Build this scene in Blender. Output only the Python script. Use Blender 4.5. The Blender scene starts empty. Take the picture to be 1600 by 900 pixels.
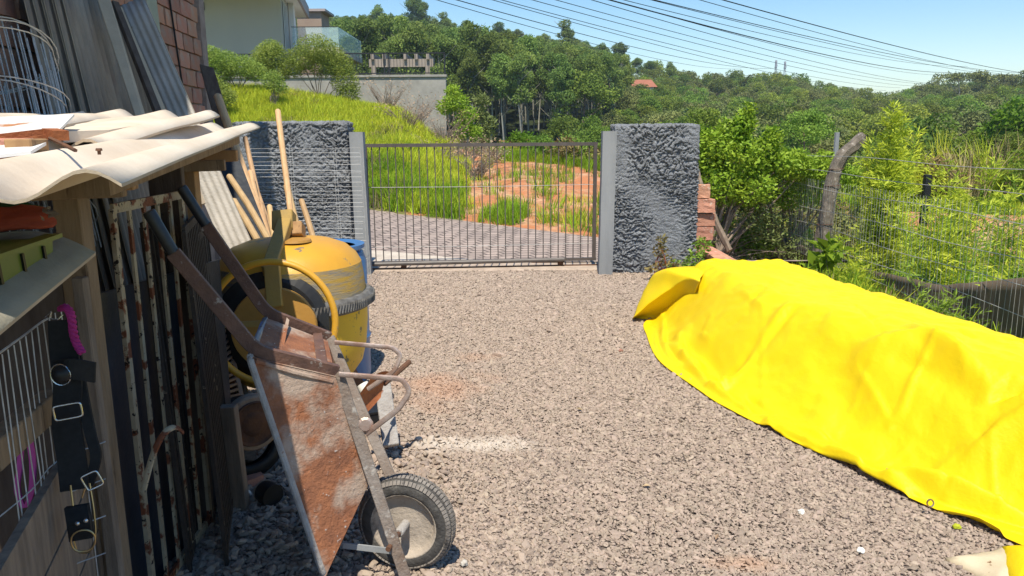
import bpy, bmesh, math, random
import numpy as np
from mathutils import Vector, Matrix, noise as mn
R = math.radians
random.seed(7); rng = np.random.default_rng(7)
sc = bpy.context.scene
COL = sc.collection

# ------------------------------------------------------------------ camera, sky, sun, exposure
PITCH = R(11.3); ROLL = .007; FPX = 1200.0
CAM = Vector((0, 0, 1.6))
F = Vector((0, math.cos(PITCH), -math.sin(PITCH)))
U0 = Vector((0, math.sin(PITCH), math.cos(PITCH))); R0 = Vector((1, 0, 0))
RX = R0*math.cos(ROLL) - U0*math.sin(ROLL)
UX = U0*math.cos(ROLL) + R0*math.sin(ROLL)
cd = bpy.data.cameras.new('camera'); cam = bpy.data.objects.new('camera', cd); COL.objects.link(cam)
cd.sensor_width = 36; cd.lens = 36*FPX/1600; cd.clip_start = .05; cd.clip_end = 4000
cam.matrix_world = Matrix(((RX.x, UX.x, -F.x, CAM.x), (RX.y, UX.y, -F.y, CAM.y), (RX.z, UX.z, -F.z, CAM.z), (0, 0, 0, 1)))
sc.camera = cam
SUN = Vector((-.03, -.5, 1)).normalized()
sun_el = math.asin(SUN.z); sun_rot = math.atan2(SUN.x, SUN.y)
w = bpy.data.worlds.new('World'); sc.world = w; w.use_nodes = True
nt = w.node_tree; bgn = nt.nodes['Background']
sky = nt.nodes.new('ShaderNodeTexSky'); sky.sky_type = 'NISHITA'; sky.sun_disc = False
sky.sun_elevation = sun_el; sky.sun_rotation = sun_rot; sky.air_density = 1.15; sky.dust_density = .12; sky.ozone_density = 1.0; sky.altitude = 700
hsv = nt.nodes.new('ShaderNodeHueSaturation'); hsv.inputs['Saturation'].default_value = 1.32
nt.links.new(sky.outputs[0], hsv.inputs['Color']); nt.links.new(hsv.outputs[0], bgn.inputs[0]); bgn.inputs[1].default_value = .12
ld = bpy.data.lights.new('sun', 'SUN'); ld.energy = 4.85; ld.angle = R(.5); ld.color = (1, .925, .78)
lo = bpy.data.objects.new('sun', ld); COL.objects.link(lo)
lo.rotation_euler = (-SUN).to_track_quat('-Z', 'Y').to_euler()
sc.view_settings.view_transform = 'Standard'; sc.view_settings.look = 'None'
sc.view_settings.exposure = .44; sc.view_settings.gamma = 1
sc.render.engine = 'CYCLES'
try:
    sc.cycles.max_bounces = 6; sc.cycles.transparent_max_bounces = 16; sc.cycles.diffuse_bounces = 3
except Exception: pass

# ------------------------------------------------------------------ pixel -> world design helpers (measurements of the place)
def ray(px, py): return F + RX*((px-800)/FPX) + UX*((450-py)/FPX)
def P(px, py, d): return CAM + ray(px, py)*d
def H(px, py, z=0.0):
    r = ray(px, py); return CAM + r*((z-CAM.z)/r.z)
def WY(px, py, y):
    r = ray(px, py); return CAM + r*(y/r.y)

# ------------------------------------------------------------------ materials
MATS = {}
def pm(name, base, col2=None, scale=6, rough=.8, bump=.0, bscale=60, metal=0., stretch=None, spot=None, sscale=10, sth=.6, swid=.06,
       rnd=0., spec=.3, trans=0., detail=6, alpha=1., spot2=None, s2scale=30, s2th=.62, bdist=.01):
    m = bpy.data.materials.new(name); m.use_nodes = True; n = m.node_tree.nodes; L = m.node_tree.links
    b = n['Principled BSDF']; b.inputs['Roughness'].default_value = rough; b.inputs['Metallic'].default_value = metal
    b.inputs['Specular IOR Level'].default_value = spec
    tc = n.new('ShaderNodeTexCoord'); src = tc.outputs['Object']
    if stretch:
        mp = n.new('ShaderNodeMapping'); mp.inputs['Scale'].default_value = stretch; L.new(src, mp.inputs[0]); src = mp.outputs[0]
    def nz(s, det=detail, ro=.6):
        t = n.new('ShaderNodeTexNoise'); t.inputs['Scale'].default_value = s; t.inputs['Detail'].default_value = det; t.inputs['Roughness'].default_value = ro
        L.new(src, t.inputs['Vector']); return t.outputs['Fac']
    def ramp(f, a, bb):
        r = n.new('ShaderNodeMapRange'); r.inputs[1].default_value = a; r.inputs[2].default_value = bb; L.new(f, r.inputs[0]); r.clamp = True; return r.outputs[0]
    def mix(f, c1, c2):
        x = n.new('ShaderNodeMix'); x.data_type = 'RGBA'
        if isinstance(f, (int, float)): x.inputs[0].default_value = f
        else: L.new(f, x.inputs[0])
        for s, c in ((6, c1), (7, c2)):
            if isinstance(c, tuple): x.inputs[s].default_value = (*c, 1)
            else: L.new(c, x.inputs[s])
        return x.outputs[2]
    c = base
    if col2: c = mix(ramp(nz(scale), .36, .64), base, col2)
    if spot: c = mix(ramp(nz(sscale), sth, sth+swid), c, spot)
    if spot2: c = mix(ramp(nz(s2scale, 3), s2th, s2th+.05), c, spot2)
    if rnd:
        oi = n.new('ShaderNodeObjectInfo'); hs = n.new('ShaderNodeHueSaturation')
        L.new(ramp(oi.outputs['Random'], 0, 1), hs.inputs['Fac']); hs.inputs['Fac'].default_value = 1
        L.remove(hs.inputs['Fac'].links[0])
        r = n.new('ShaderNodeMapRange'); r.inputs[3].default_value = 1-rnd; r.inputs[4].default_value = 1+rnd; L.new(oi.outputs['Random'], r.inputs[0])
        L.new(r.outputs[0], hs.inputs['Value'])
        mm = n.new('ShaderNodeMath'); mm.operation = 'MULTIPLY'; mm.inputs[1].default_value = 7.31; L.new(oi.outputs['Random'], mm.inputs[0])
        fr = n.new('ShaderNodeMath'); fr.operation = 'FRACT'; L.new(mm.outputs[0], fr.inputs[0])
        r2 = n.new('ShaderNodeMapRange'); r2.inputs[3].default_value = .5-rnd*(.075 if 'leaf' in name or 'grass' in name else .03); r2.inputs[4].default_value = .5+rnd*.05; L.new(fr.outputs[0], r2.inputs[0])
        L.new(r2.outputs[0], hs.inputs['Hue'])
        if isinstance(c, tuple): hs.inputs['Color'].default_value = (*c, 1)
        else: L.new(c, hs.inputs['Color'])
        c = hs.outputs[0]
    if isinstance(c, tuple): b.inputs['Base Color'].default_value = (*c, 1)
    else: L.new(c, b.inputs['Base Color'])
    if bump:
        bp = n.new('ShaderNodeBump'); bp.inputs['Strength'].default_value = bump; bp.inputs['Distance'].default_value = bdist
        L.new(nz(bscale, 8, .65), bp.inputs['Height']); L.new(bp.outputs[0], b.inputs['Normal'])
    if trans:   # leaf translucency
        tr = n.new('ShaderNodeBsdfTranslucent'); ms = n.new('ShaderNodeMixShader'); ms.inputs[0].default_value = trans
        if isinstance(c, tuple): tr.inputs[0].default_value = (*c, 1)
        else: L.new(c, tr.inputs[0])
        L.new(b.outputs[0], ms.inputs[1]); L.new(tr.outputs[0], ms.inputs[2]); L.new(ms.outputs[0], n['Material Output'].inputs[0])
    if alpha < 1: b.inputs['Alpha'].default_value = alpha
    MATS[name] = m; return m

pm('gravel_bed', (.22, .175, .15), (.12, .095, .085), 90, .95, 1, 120)
pm('stone', (.4, .313, .25), (.315, .247, .2), 25, .9, .3, 80, rnd=.22)
pm('red_dirt', (.42, .17, .085), (.36, .2, .12), 3, .95, .6, 40)
pm('cobble', (.3, .25, .225), (.2, .17, .155), 2, .9, .4, 60)
pm('grass_leaf', (.3, .44, .03), (.17, .34, .02), 1.2, .7, rnd=.3, trans=.4, spec=.15)
pm('grass_gold', (.56, .58, .05), (.4, .53, .04), 1.2, .7, rnd=.25, trans=.35, spec=.15)
pm('grass_dry', (.42, .33, .15), (.28, .22, .12), 2, .8, rnd=.25, trans=.2)
pm('leaf_euc', (.16, .24, .055), (.24, .33, .075), .35, .65, rnd=.3, trans=.42, spec=.2)
pm('leaf_broad', (.13, .21, .035), (.25, .34, .05), .35, .6, rnd=.42, trans=.36, spec=.2)
pm('leaf_olive', (.24, .26, .085), (.16, .2, .06), .4, .7, rnd=.2, trans=.2, spec=.2)
pm('leaf_feather', (.36, .44, .09), (.24, .34, .06), 1.5, .65, rnd=.2, trans=.4)
pm('leaf_dark', (.018, .05, .03), (.03, .07, .035), .5, .6, rnd=.2, trans=.1)
pm('leaf_bright', (.2, .32, .02), (.13, .25, .02), 1, .6, rnd=.2, trans=.4)
pm('leaf_vine', (.24, .4, .03), (.38, .5, .05), 2.5, .55, trans=.35)
pm('leaf_bamboo', (.64, .68, .06), (.44, .55, .05), 2.5, .55, trans=.4)
pm('leaf_rusty', (.3, .2, .09), (.2, .22, .05), 1, .7, trans=.2)
pm('leaf_weed', (.16, .32, .03), (.3, .46, .06), 4, .6, rnd=.3, trans=.35)
pm('twig', (.2, .15, .12), (.28, .22, .17), 4, .9, rnd=.2)
pm('trunk_pale', (.34, .33, .28), (.2, .19, .16), 2, .9, rnd=.25)
pm('trunk_brown', (.14, .1, .075), (.2, .15, .11), 2, .9)
pm('stucco', (.31, .325, .35), (.22, .232, .255), 9, .92, 1, 70, bdist=.03, spot=(.26, .275, .3), sscale=30, sth=.6)
pm('concrete_gray', (.3, .31, .32), (.23, .24, .25), 5, .85, .3, 90, stretch=(1, 1, .2))
pm('concrete_post', (.26, .22, .18), (.13, .11, .09), 14, .95, 1, 70, spot=(.42, .38, .33), sscale=22, sth=.6)
pm('concrete_old', (.36, .34, .31), (.27, .255, .235), 2, .9, .2, 40, spot=(.2, .19, .18), sscale=1.1, sth=.58, swid=.1)
pm('concrete_light', (.55, .48, .4), (.42, .36, .3), 4, .9, .2, 60)
pm('sill', (.5, .4, .32), (.36, .28, .22), 6, .9, .5, 50)
pm('gate_paint', (.085, .075, .072), (.12, .1, .09), 12, .5, spec=.4)
pm('rust_dark', (.09, .05, .035), (.16, .075, .04), 18, .8, .4, 60)
pm('brick_red', (.44, .2, .13), (.38, .22, .16), 9, .92, .8, 60, rnd=.22, spot=(.36, .27, .22), sscale=7, sth=.56, swid=.12)
pm('brick_pink', (.52, .26, .18), (.42, .2, .13), 16, .92, .8, 50, rnd=.18, spot=(.55, .42, .34), sscale=12, sth=.6)
pm('mortar', (.34, .27, .23), (.26, .2, .17), 12, .95, 1, 50)
pm('plaster_green', (.4, .42, .32), (.32, .34, .26), 4, .9, .3, 40)
pm('shelf_sheet', (.33, .3, .235), (.26, .235, .18), 4, .9, .3, 40)
pm('house_beige', (.46, .42, .35), (.43, .39, .33), .6, .8)
pm('house_tan', (.33, .25, .19), (.3, .22, .17), 1, .8)
pm('house_white', (.8, .79, .76), rough=.6)
pm('fascia', (.36, .3, .28), rough=.6)
pm('window_dark', (.03, .045, .06), rough=.08, spec=.6)
pm('railing_black', (.025, .026, .03), rough=.5)
pm('pergola', (.36, .3, .26), (.3, .25, .21), 1, .8)
pm('roof_tile', (.36, .14, .08), (.28, .11, .07), 3, .9)
pm('cable', (.02, .02, .022), rough=.6)
pm('sheet_cream', (.68, .59, .48), (.58, .48, .37), 3.5, .8, .25, 30, spot=(.5, .38, .28), sscale=6, sth=.64, swid=.12, spot2=(.3, .2, .15), s2scale=24, s2th=.76)
pm('sheet_gray', (.36, .29, .22), (.21, .17, .13), 5, .85, .3, 60, stretch=(1, 1, .3), spot=(.21, .15, .12), sscale=4, sth=.58, swid=.15)
pm('sheet_pale', (.52, .48, .43), (.41, .38, .34), 5, .85, .6, 70, spot=(.33, .25, .2), sscale=8, sth=.66)
pm('sheet_edge', (.52, .41, .29), (.4, .32, .23), 5, .9, .3, 60)
pm('wood_old', (.3, .21, .13), (.2, .135, .08), 7, .85, .4, 40, stretch=(4, 4, .6), spot=(.12, .08, .05), sscale=9, sth=.62)
pm('wood_beam', (.42, .25, .115), (.3, .17, .08), 7, .8, .3, 40, stretch=(3, 3, 1), spot=(.16, .09, .05), sscale=9, sth=.62)
pm('wood_gray', (.28, .215, .16), (.17, .13, .1), 6, .9, .4, 40, stretch=(5, 5, .8))
pm('wood_dark', (.085, .06, .048), (.13, .1, .08), 6, .9, .4, 40, stretch=(4, 4, .6))
pm('wood_handle', (.56, .37, .2), (.46, .29, .15), 6, .65, .15, 60, stretch=(5, 5, .5), rnd=.2, spot=(.3, .2, .14), sscale=14, sth=.66)
pm('wood_white', (.55, .5, .42), (.42, .36, .29), 9, .9, .4, 50, spot=(.28, .2, .15), sscale=12, sth=.62)
pm('wire_galv', (.55, .54, .52), (.38, .36, .34), 20, .55, metal=.3)
pm('wire_rust', (.26, .2, .17), (.38, .35, .32), 20, .7)
pm('wire_white', (.75, .74, .72), rough=.6)
pm('grill_paint', (.42, .35, .24), (.33, .26, .17), 14, .7, .5, 60, spot=(.17, .055, .025), sscale=9, sth=.53, swid=.03, spot2=(.02, .012, .01), s2scale=44, s2th=.6)
pm('grill_dark', (.035, .028, .024), (.06, .045, .035), 14, .75, .8, 60, spot=(.2, .16, .11), sscale=22, sth=.66, swid=.02)
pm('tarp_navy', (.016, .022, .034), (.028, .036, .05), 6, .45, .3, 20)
pm('black_plastic', (.014, .014, .015), rough=.45, spec=.4)
pm('rubber_grip', (.017, .018, .022), (.03, .03, .035), 30, .4, spec=.5)
pm('barrow_frame', (.1, .055, .043), (.16, .085, .06), 14, .6, .5, 60, spot=(.33, .29, .26), sscale=26, sth=.63, swid=.05, spec=.4)
pm('barrow_frame_low', (.26, .225, .2), (.17, .12, .09), 9, .85, .8, 60, spot=(.36, .33, .3), sscale=20, sth=.58, swid=.06)
pm('barrow_tray', (.33, .13, .06), (.21, .085, .045), 14, .8, .9, 60, spot=(.4, .3, .235), sscale=4.6, sth=.5, swid=.12, spot2=(.5, .45, .42), s2scale=60, s2th=.68, spec=.4)
pm('barrow_leg', (.5, .42, .38), (.34, .22, .17), 12, .45, .3, 60, metal=.5)
pm('cement_crust', (.42, .4, .38), (.33, .3, .28), 18, .95, 1, 60, spot=(.25, .1, .06), sscale=14, sth=.64)
pm('tyre', (.05, .047, .045), (.09, .085, .08), 22, .9, .6, 90, spot=(.16, .15, .135), sscale=16, sth=.58, swid=.1)
pm('tyre_dusty', (.27, .24, .21), (.17, .15, .135), 24, .92, .6, 90, spot=(.045, .042, .04), sscale=12, sth=.56, swid=.1)
pm('tyre_black', (.012, .012, .013), (.02, .02, .02), 10, .45, spec=.4)
pm('rim_dirty', (.46, .39, .32), (.34, .29, .24), 9, .8, .6, 60, spot=(.11, .095, .08), sscale=7, sth=.55, swid=.1)
pm('rim_tan', (.36, .27, .2), (.26, .19, .14), 10, .8, .5, 60)
pm('mixer_yellow', (.64, .34, .03), (.56, .28, .025), 2.5, .45, .12, 40, spot=(.17, .15, .12), sscale=11, sth=.66, swid=.04, spot2=(.34, .24, .12), s2scale=34, s2th=.7, spec=.45)
pm('mixer_dirty', (.3, .25, .17), (.45, .28, .05), 16, .8, .5, 60, stretch=(.5, .5, 3.5), spot=(.2, .19, .18), sscale=9, sth=.5, swid=.15)
pm('mixer_brown', (.42, .22, .045), (.36, .18, .035), 4, .55, .2, 40, spec=.4)
pm('mixer_low', (.66, .42, .03), (.6, .36, .03), 2.5, .5, .12, 40, spot=(.14, .12, .06), sscale=13, sth=.62, swid=.05, spot2=(.2, .17, .1), s2scale=50, s2th=.66, spec=.45)
pm('ring_gear', (.17, .165, .16), (.09, .085, .08), 18, .8, .5, 60)
pm('yoke_paint', (.42, .27, .07), (.34, .23, .08), 9, .6, .3, 40, spot=(.24, .2, .15), sscale=8, sth=.64)
pm('barrel_blue', (.045, .14, .34), (.06, .17, .38), 5, .35, spec=.5, spot=(.3, .34, .4), sscale=9, sth=.68)
pm('tarp_yellow', (.9, .68, .008), (.88, .63, .006), 2, .5, .3, 45, spec=.25, trans=.12, spot=(.86, .68, .03), sscale=4, sth=.68, swid=.05)
pm('sack_paper', (.62, .52, .36), (.5, .4, .26), 6, .8, .3, 30, spot=(.16, .08, .03), sscale=13, sth=.6, swid=.02)
pm('strap_black', (.01, .01, .011), (.016, .016, .017), 60, .75)
pm('brass', (.5, .38, .2), rough=.3, metal=.9)
pm('steel', (.6, .6, .6), rough=.25, metal=.9)
pm('rope_pink', (.42, .035, .22), (.3, .02, .15), 30, .8)
pm('strap_pink', (.5, .06, .28), rough=.5)
pm('tray_green', (.16, .2, .03), (.11, .15, .02), 6, .4)
pm('fabric_red', (.38, .07, .03), (.28, .045, .02), 12, .8, .4, 40)
pm('fabric_green', (.02, .12, .03), (.015, .08, .02), 12, .7)
pm('white_enamel', (.78, .78, .77), (.7, .7, .69), 4, .4, spot=(.5, .22, .1), sscale=9, sth=.6, swid=.05, spot2=(.4, .3, .22), s2scale=26, s2th=.7)
pm('rust_orange', (.4, .14, .05), (.28, .09, .035), 14, .8, .6, 60)
pm('net_dark', (.2, .15, .11), (.13, .1, .075), 7, .85, .4, 80, stretch=(1, 1, .3))
pm('louver', (.3, .24, .2), (.2, .16, .13), 9, .6, metal=.3)
pm('plastic_white', (.78, .76, .7), rough=.4)
m = pm('glass_blue', (.55, .75, .8), rough=.03, alpha=.32, spec=.6)
pm('antenna', (.3, .32, .36), rough=.6)
pm('dead_leaf', (.4, .3, .19), (.3, .2, .12), 5, .8, rnd=.25)

# ground colours by place: red earth where the turf is gone, straw and green elsewhere (vertex group of the soil itself)
def ground_mat():
    m = bpy.data.materials.new('turf_and_soil'); m.use_nodes = True; n = m.node_tree.nodes; L = m.node_tree.links
    b = n['Principled BSDF']; b.inputs['Roughness'].default_value = .95; b.inputs['Specular IOR Level'].default_value = .1
    at = n.new('ShaderNodeAttribute'); at.attribute_name = 'soil'
    tc = n.new('ShaderNodeTexCoord')
    def nz(s):
        t = n.new('ShaderNodeTexNoise'); t.inputs['Scale'].default_value = s; t.inputs['Detail'].default_value = 9; t.inputs['Roughness'].default_value = .65
        L.new(tc.outputs['Object'], t.inputs['Vector']); return t.outputs['Fac']
    def mix(f, a, c):
        x = n.new('ShaderNodeMix'); x.data_type = 'RGBA'; L.new(f, x.inputs[0])
        for s, q in ((6, a), (7, c)):
            if isinstance(q, tuple): x.inputs[s].default_value = (*q, 1)
            else: L.new(q, x.inputs[s])
        return x.outputs[2]
    def mr(f, a, c):
        r = n.new('ShaderNodeMapRange'); r.inputs[1].default_value = a; r.inputs[2].default_value = c; L.new(f, r.inputs[0]); return r.outputs[0]
    g = mix(mr(nz(2.2), .4, .6), (.09, .14, .02), (.2, .17, .07))
    d = mix(mr(nz(1.1), .46, .64), (.5, .2, .09), (.6, .4, .25))
    d = mix(mr(nz(9), .5, .62), d, (.33, .17, .1))
    ad = n.new('ShaderNodeMath'); ad.operation = 'ADD'; L.new(at.outputs['Fac'], ad.inputs[0])
    sb = n.new('ShaderNodeMath'); sb.operation = 'SUBTRACT'; L.new(nz(1.6), sb.inputs[0]); sb.inputs[1].default_value = .5; L.new(sb.outputs[0], ad.inputs[1])
    at2 = n.new('ShaderNodeAttribute'); at2.attribute_name = 'litter'
    L.new(mix(at2.outputs['Fac'], mix(mr(ad.outputs[0], .42, .58), g, d), (.03, .04, .014)), b.inputs['Base Color'])
    bp = n.new('ShaderNodeBump'); bp.inputs['Strength'].default_value = .8; bp.inputs['Distance'].default_value = .06; L.new(nz(14), bp.inputs['Height']); L.new(bp.outputs[0], b.inputs['Normal'])
    MATS['turf'] = m
ground_mat()

# ------------------------------------------------------------------ object helpers
def tag(o, label=None, cat=None, group=None, kind=None):
    if label: o['label'] = label
    if cat: o['category'] = cat
    if group: o['group'] = group
    if kind: o['kind'] = kind
    return o
def thing(name, label, cat, loc=(0, 0, 0), group=None):
    o = bpy.data.objects.new(name, None); COL.objects.link(o); o.location = loc; o.empty_display_size = .1
    return tag(o, label, cat, group)
def mesh_np(name, V, Fc, mat=None, smooth=False, midx=None):
    me = bpy.data.meshes.new(name)
    V = np.asarray(V, dtype=np.float32); me.vertices.add(len(V)); me.vertices.foreach_set('co', V.ravel())
    Fc = np.asarray(Fc, dtype=np.int32); k = Fc.shape[1]
    me.loops.add(Fc.size); me.loops.foreach_set('vertex_index', Fc.ravel())
    me.polygons.add(len(Fc)); me.polygons.foreach_set('loop_start', np.arange(0, Fc.size, k, dtype=np.int32)); me.polygons.foreach_set('loop_total', np.full(len(Fc), k, dtype=np.int32))
    if smooth: me.polygons.foreach_set('use_smooth', np.ones(len(Fc), dtype=bool))
    if mat: me.materials.append(MATS[mat])
    me.update(calc_edges=True); me.validate(); return me
def link(name, me, parent=None, loc=None):
    o = bpy.data.objects.new(name, me); COL.objects.link(o)
    if parent: o.parent = parent
    if loc is not None: o.location = loc
    return o

class MB:
    def __init__(s): s.v = []; s.f = []
    def add(s, vs, fs):
        b = len(s.v); s.v += [tuple(v) for v in vs]; s.f += [tuple(i+b for i in f) for f in fs]; return s
    def box8(s, p):   # 8 points: bottom 0-3 ccw, top 4-7
        return s.add(p, [(3, 2, 1, 0), (4, 5, 6, 7), (0, 1, 5, 4), (1, 2, 6, 5), (2, 3, 7, 6), (3, 0, 4, 7)])
    def box(s, c, sz, M=None):
        c = Vector(c); h = Vector(sz)/2; q = []
        for z in (-1, 1):
            for x, y in ((-1, -1), (1, -1), (1, 1), (-1, 1)):
                v = Vector((x*h.x, y*h.y, z*h.z)); q.append(c + (M @ v if M else v))
        return s.box8(q)
    def bar(s, a, b, wd, th, side=None, bev=0):   # box from a to b, wd across 'side', th across the other
        a = Vector(a); b = Vector(b); d = (b-a).normalized()
        side = Vector(side) if side is not None else (Vector((0, 0, 1)).cross(d) if abs(d.z) < .95 else Vector((1, 0, 0)))
        side = (side - d*side.dot(d)).normalized(); o = d.cross(side).normalized()
        q = []
        for e in (a, b):
            for x, y in ((-1, -1), (1, -1), (1, 1), (-1, 1)): q.append(e + side*x*wd/2 + o*y*th/2)
        return s.box8(q)
    def tube(s, pts, r, n=8, closed=False, flat=1.0, up=None):
        pts = [Vector(p) for p in pts]; N = len(pts); rs = r if isinstance(r, (list, tuple)) else [r]*N
        rings = []; prev = None
        for i, p in enumerate(pts):
            if closed: t = pts[(i+1) % N]-pts[i-1]
            else: t = (pts[min(i+1, N-1)]-pts[max(i-1, 0)])
            t.normalize()
            if prev is None:
                prev = Vector(up) if up is not None else (Vector((0, 0, 1)) if abs(t.z) < .9 else Vector((1, 0, 0)))
            a = prev - t*prev.dot(t)
            if a.length < 1e-5: a = t.orthogonal()
            a.normalize(); b = t.cross(a); prev = a
            rings.append([p + a*math.cos(2*math.pi*k/n)*rs[i] + b*math.sin(2*math.pi*k/n)*rs[i]*flat for k in range(n)])
        fs = []
        for i in range(N if closed else N-1):
            j = (i+1) % N
            for k in range(n): fs.append((i*n+k, i*n+(k+1) % n, j*n+(k+1) % n, j*n+k))
        if not closed: fs += [tuple(reversed(range(n))), tuple(range((N-1)*n, N*n))]
        return s.add([v for rg in rings for v in rg], fs)
    def lathe(s, prof, c, ax=(0, 0, 1), n=32, caps=True):   # prof: (r, h)
        c = Vector(c); ax = Vector(ax).normalized(); a = ax.orthogonal().normalized(); b = ax.cross(a)
        vs = [c + ax*h + (a*math.cos(2*math.pi*k/n)+b*math.sin(2*math.pi*k/n))*r for r, h in prof for k in range(n)]
        fs = [(i*n+k, i*n+(k+1) % n, (i+1)*n+(k+1) % n, (i+1)*n+k) for i in range(len(prof)-1) for k in range(n)]
        if caps: fs += [tuple(reversed(range(n))), tuple(range((len(prof)-1)*n, len(prof)*n))]
        return s.add(vs, fs)
    def slab(s, quad, th, nrm=None):   # 4 corner points + thickness along normal
        q = [Vector(p) for p in quad]; nn = Vector(nrm) if nrm is not None else (q[1]-q[0]).cross(q[3]-q[0]).normalized()
        return s.box8([p - nn*th for p in q] + q)
    def build(s, name, mat, parent=None, smooth=False, bevel=0, mats=None, label=None, kind=None):
        off = parent_world(parent)
        me = bpy.data.meshes.new(name); me.from_pydata([tuple(Vector(v)-off) for v in s.v], [], s.f)
        for mm in (mats or [mat]): me.materials.append(MATS[mm])
        bm = bmesh.new(); bm.from_mesh(me)
        if bevel: bmesh.ops.bevel(bm, geom=bm.edges[:], offset=bevel, segments=1, affect='EDGES', clamp_overlap=True)
        bmesh.ops.recalc_face_normals(bm, faces=bm.faces[:]); bm.to_mesh(me); bm.free()
        if smooth: me.shade_smooth() if smooth is True else None
        if smooth == 'auto':
            me.shade_smooth()
            try: me.set_sharp_from_angle(angle=R(35))
            except Exception: pass
        o = link(name, me, parent); tag(o, label, kind=kind); return o
def parent_world(p):
    v = Vector((0, 0, 0))
    while p is not None: v += p.location; p = p.parent
    return v
def solo(mb, name, mat, label, cat, loc=None, group=None, kind=None, **k):   # a thing of one mesh with its origin at loc
    loc = Vector(loc) if loc is not None else Vector(mb.v[0])
    mb.v = [tuple(Vector(v)-loc) for v in mb.v]; o = mb.build(name, mat, None, **k); o.location = loc
    return tag(o, label, cat, group, kind)
def smoothpath(pts, n=6, closed=False):
    pts = [Vector(p) for p in pts]; out = []; N = len(pts)
    for i in range(N if closed else N-1):
        p0 = pts[i-1] if (i > 0 or closed) else pts[0]; p1 = pts[i]; p2 = pts[(i+1) % N]; p3 = pts[(i+2) % N] if (closed or i+2 < N) else pts[-1]
        for k in range(n):
            t = k/n; out.append(.5*((2*p1)+(p2-p0)*t+(2*p0-5*p1+4*p2-p3)*t*t+(3*p1-p0-3*p2+p3)*t**3))
    if not closed: out.append(pts[-1])
    return out
def fillet(pts, r=.02, n=4):
    pts = [Vector(p) for p in pts]; out = [pts[0]]
    for i in range(1, len(pts)-1):
        a = pts[i]+(pts[i-1]-pts[i]).normalized()*min(r, (pts[i-1]-pts[i]).length*.45); b = pts[i]+(pts[i+1]-pts[i]).normalized()*min(r, (pts[i+1]-pts[i]).length*.45)
        for k in range(n+1):
            t = k/n; out.append(a*(1-t)**2+pts[i]*2*t*(1-t)+b*t*t)
    return out+[pts[-1]]

# geometry-nodes scatter (stuff)
def scatter(name, pts, rots, scls, idxs, sources, kind='stuff'):
    pts = np.asarray(pts, dtype=np.float32); n = len(pts)
    me = bpy.data.meshes.new(name); me.vertices.add(n); me.vertices.foreach_set('co', pts.ravel())
    for nm, ty, dat in (('rot', 'FLOAT_VECTOR', rots), ('scl', 'FLOAT_VECTOR', scls)):
        a = me.attributes.new(nm, ty, 'POINT'); a.data.foreach_set('vector', np.asarray(dat, dtype=np.float32).ravel())
    a = me.attributes.new('idx', 'INT', 'POINT'); a.data.foreach_set('value', np.asarray(idxs, dtype=np.int32))
    o = link(name, me); cc = bpy.data.collections.new(name+'_source')
    for i, s in enumerate(sources):
        so = bpy.data.objects.new('%s_piece' % name, s); cc.objects.link(so)
    g = bpy.data.node_groups.new(name, 'GeometryNodeTree')
    g.interface.new_socket('Geometry', in_out='INPUT', socket_type='NodeSocketGeometry'); g.interface.new_socket('Geometry', in_out='OUTPUT', socket_type='NodeSocketGeometry')
    N = g.nodes; L = g.links
    gi = N.new('NodeGroupInput'); go = N.new('NodeGroupOutput'); iop = N.new('GeometryNodeInstanceOnPoints'); ci = N.new('GeometryNodeCollectionInfo')
    ci.inputs['Collection'].default_value = cc; ci.inputs['Separate Children'].default_value = True; ci.inputs['Reset Children'].default_value = True
    def att(nm, ty):
        x = N.new('GeometryNodeInputNamedAttribute'); x.data_type = ty; x.inputs[0].default_value = nm; return x.outputs[0]
    L.new(gi.outputs[0], iop.inputs['Points']); L.new(ci.outputs[0], iop.inputs['Instance']); iop.inputs['Pick Instance'].default_value = True
    L.new(att('idx', 'INT'), iop.inputs['Instance Index'])
    e = N.new('FunctionNodeEulerToRotation'); L.new(att('rot', 'FLOAT_VECTOR'), e.inputs[0]); L.new(e.outputs[0], iop.inputs['Rotation'])
    L.new(att('scl', 'FLOAT_VECTOR'), iop.inputs['Scale']); L.new(iop.outputs[0], go.inputs[0])
    md = o.modifiers.new('scatter', 'NODES'); md.node_group = g
    return o

# ------------------------------------------------------------------ terrain
def sstep(a, b, x): t = np.clip((x-a)/(b-a), 0, 1); return t*t*(3-2*t)
SKY_PX = [(-400, 40), (340, 30), (540, 26), (640, 24), (720, 34), (800, 48), (880, 62), (960, 84), (1040, 106), (1120, 120), (1220, 116), (1300, 142), (1370, 150), (1450, 140), (1540, 138), (1600, 135), (2200, 130)]
_u = [(p-800)/1200 for p, _ in SKY_PX]; _e = [math.tan(PITCH*-1+math.atan((450-y)/1200))*1.0 for _, y in SKY_PX]
def road_far(x): return np.interp(x, [-40, -3.2, 1.7, 6, 40], [39, 17, 14, 13.2, 13.2])
def road_near(x): return np.interp(x, [-40, -6, -3.2, 0, 2, 40], [33, 13.5, 11.2, 9.75, 9.6, 9.6])
def road_z(x): return np.interp(x, [-40, -3.2, 1.7, 8, 40], [1.5, .012, -.28, -.6, -1.2])
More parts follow.
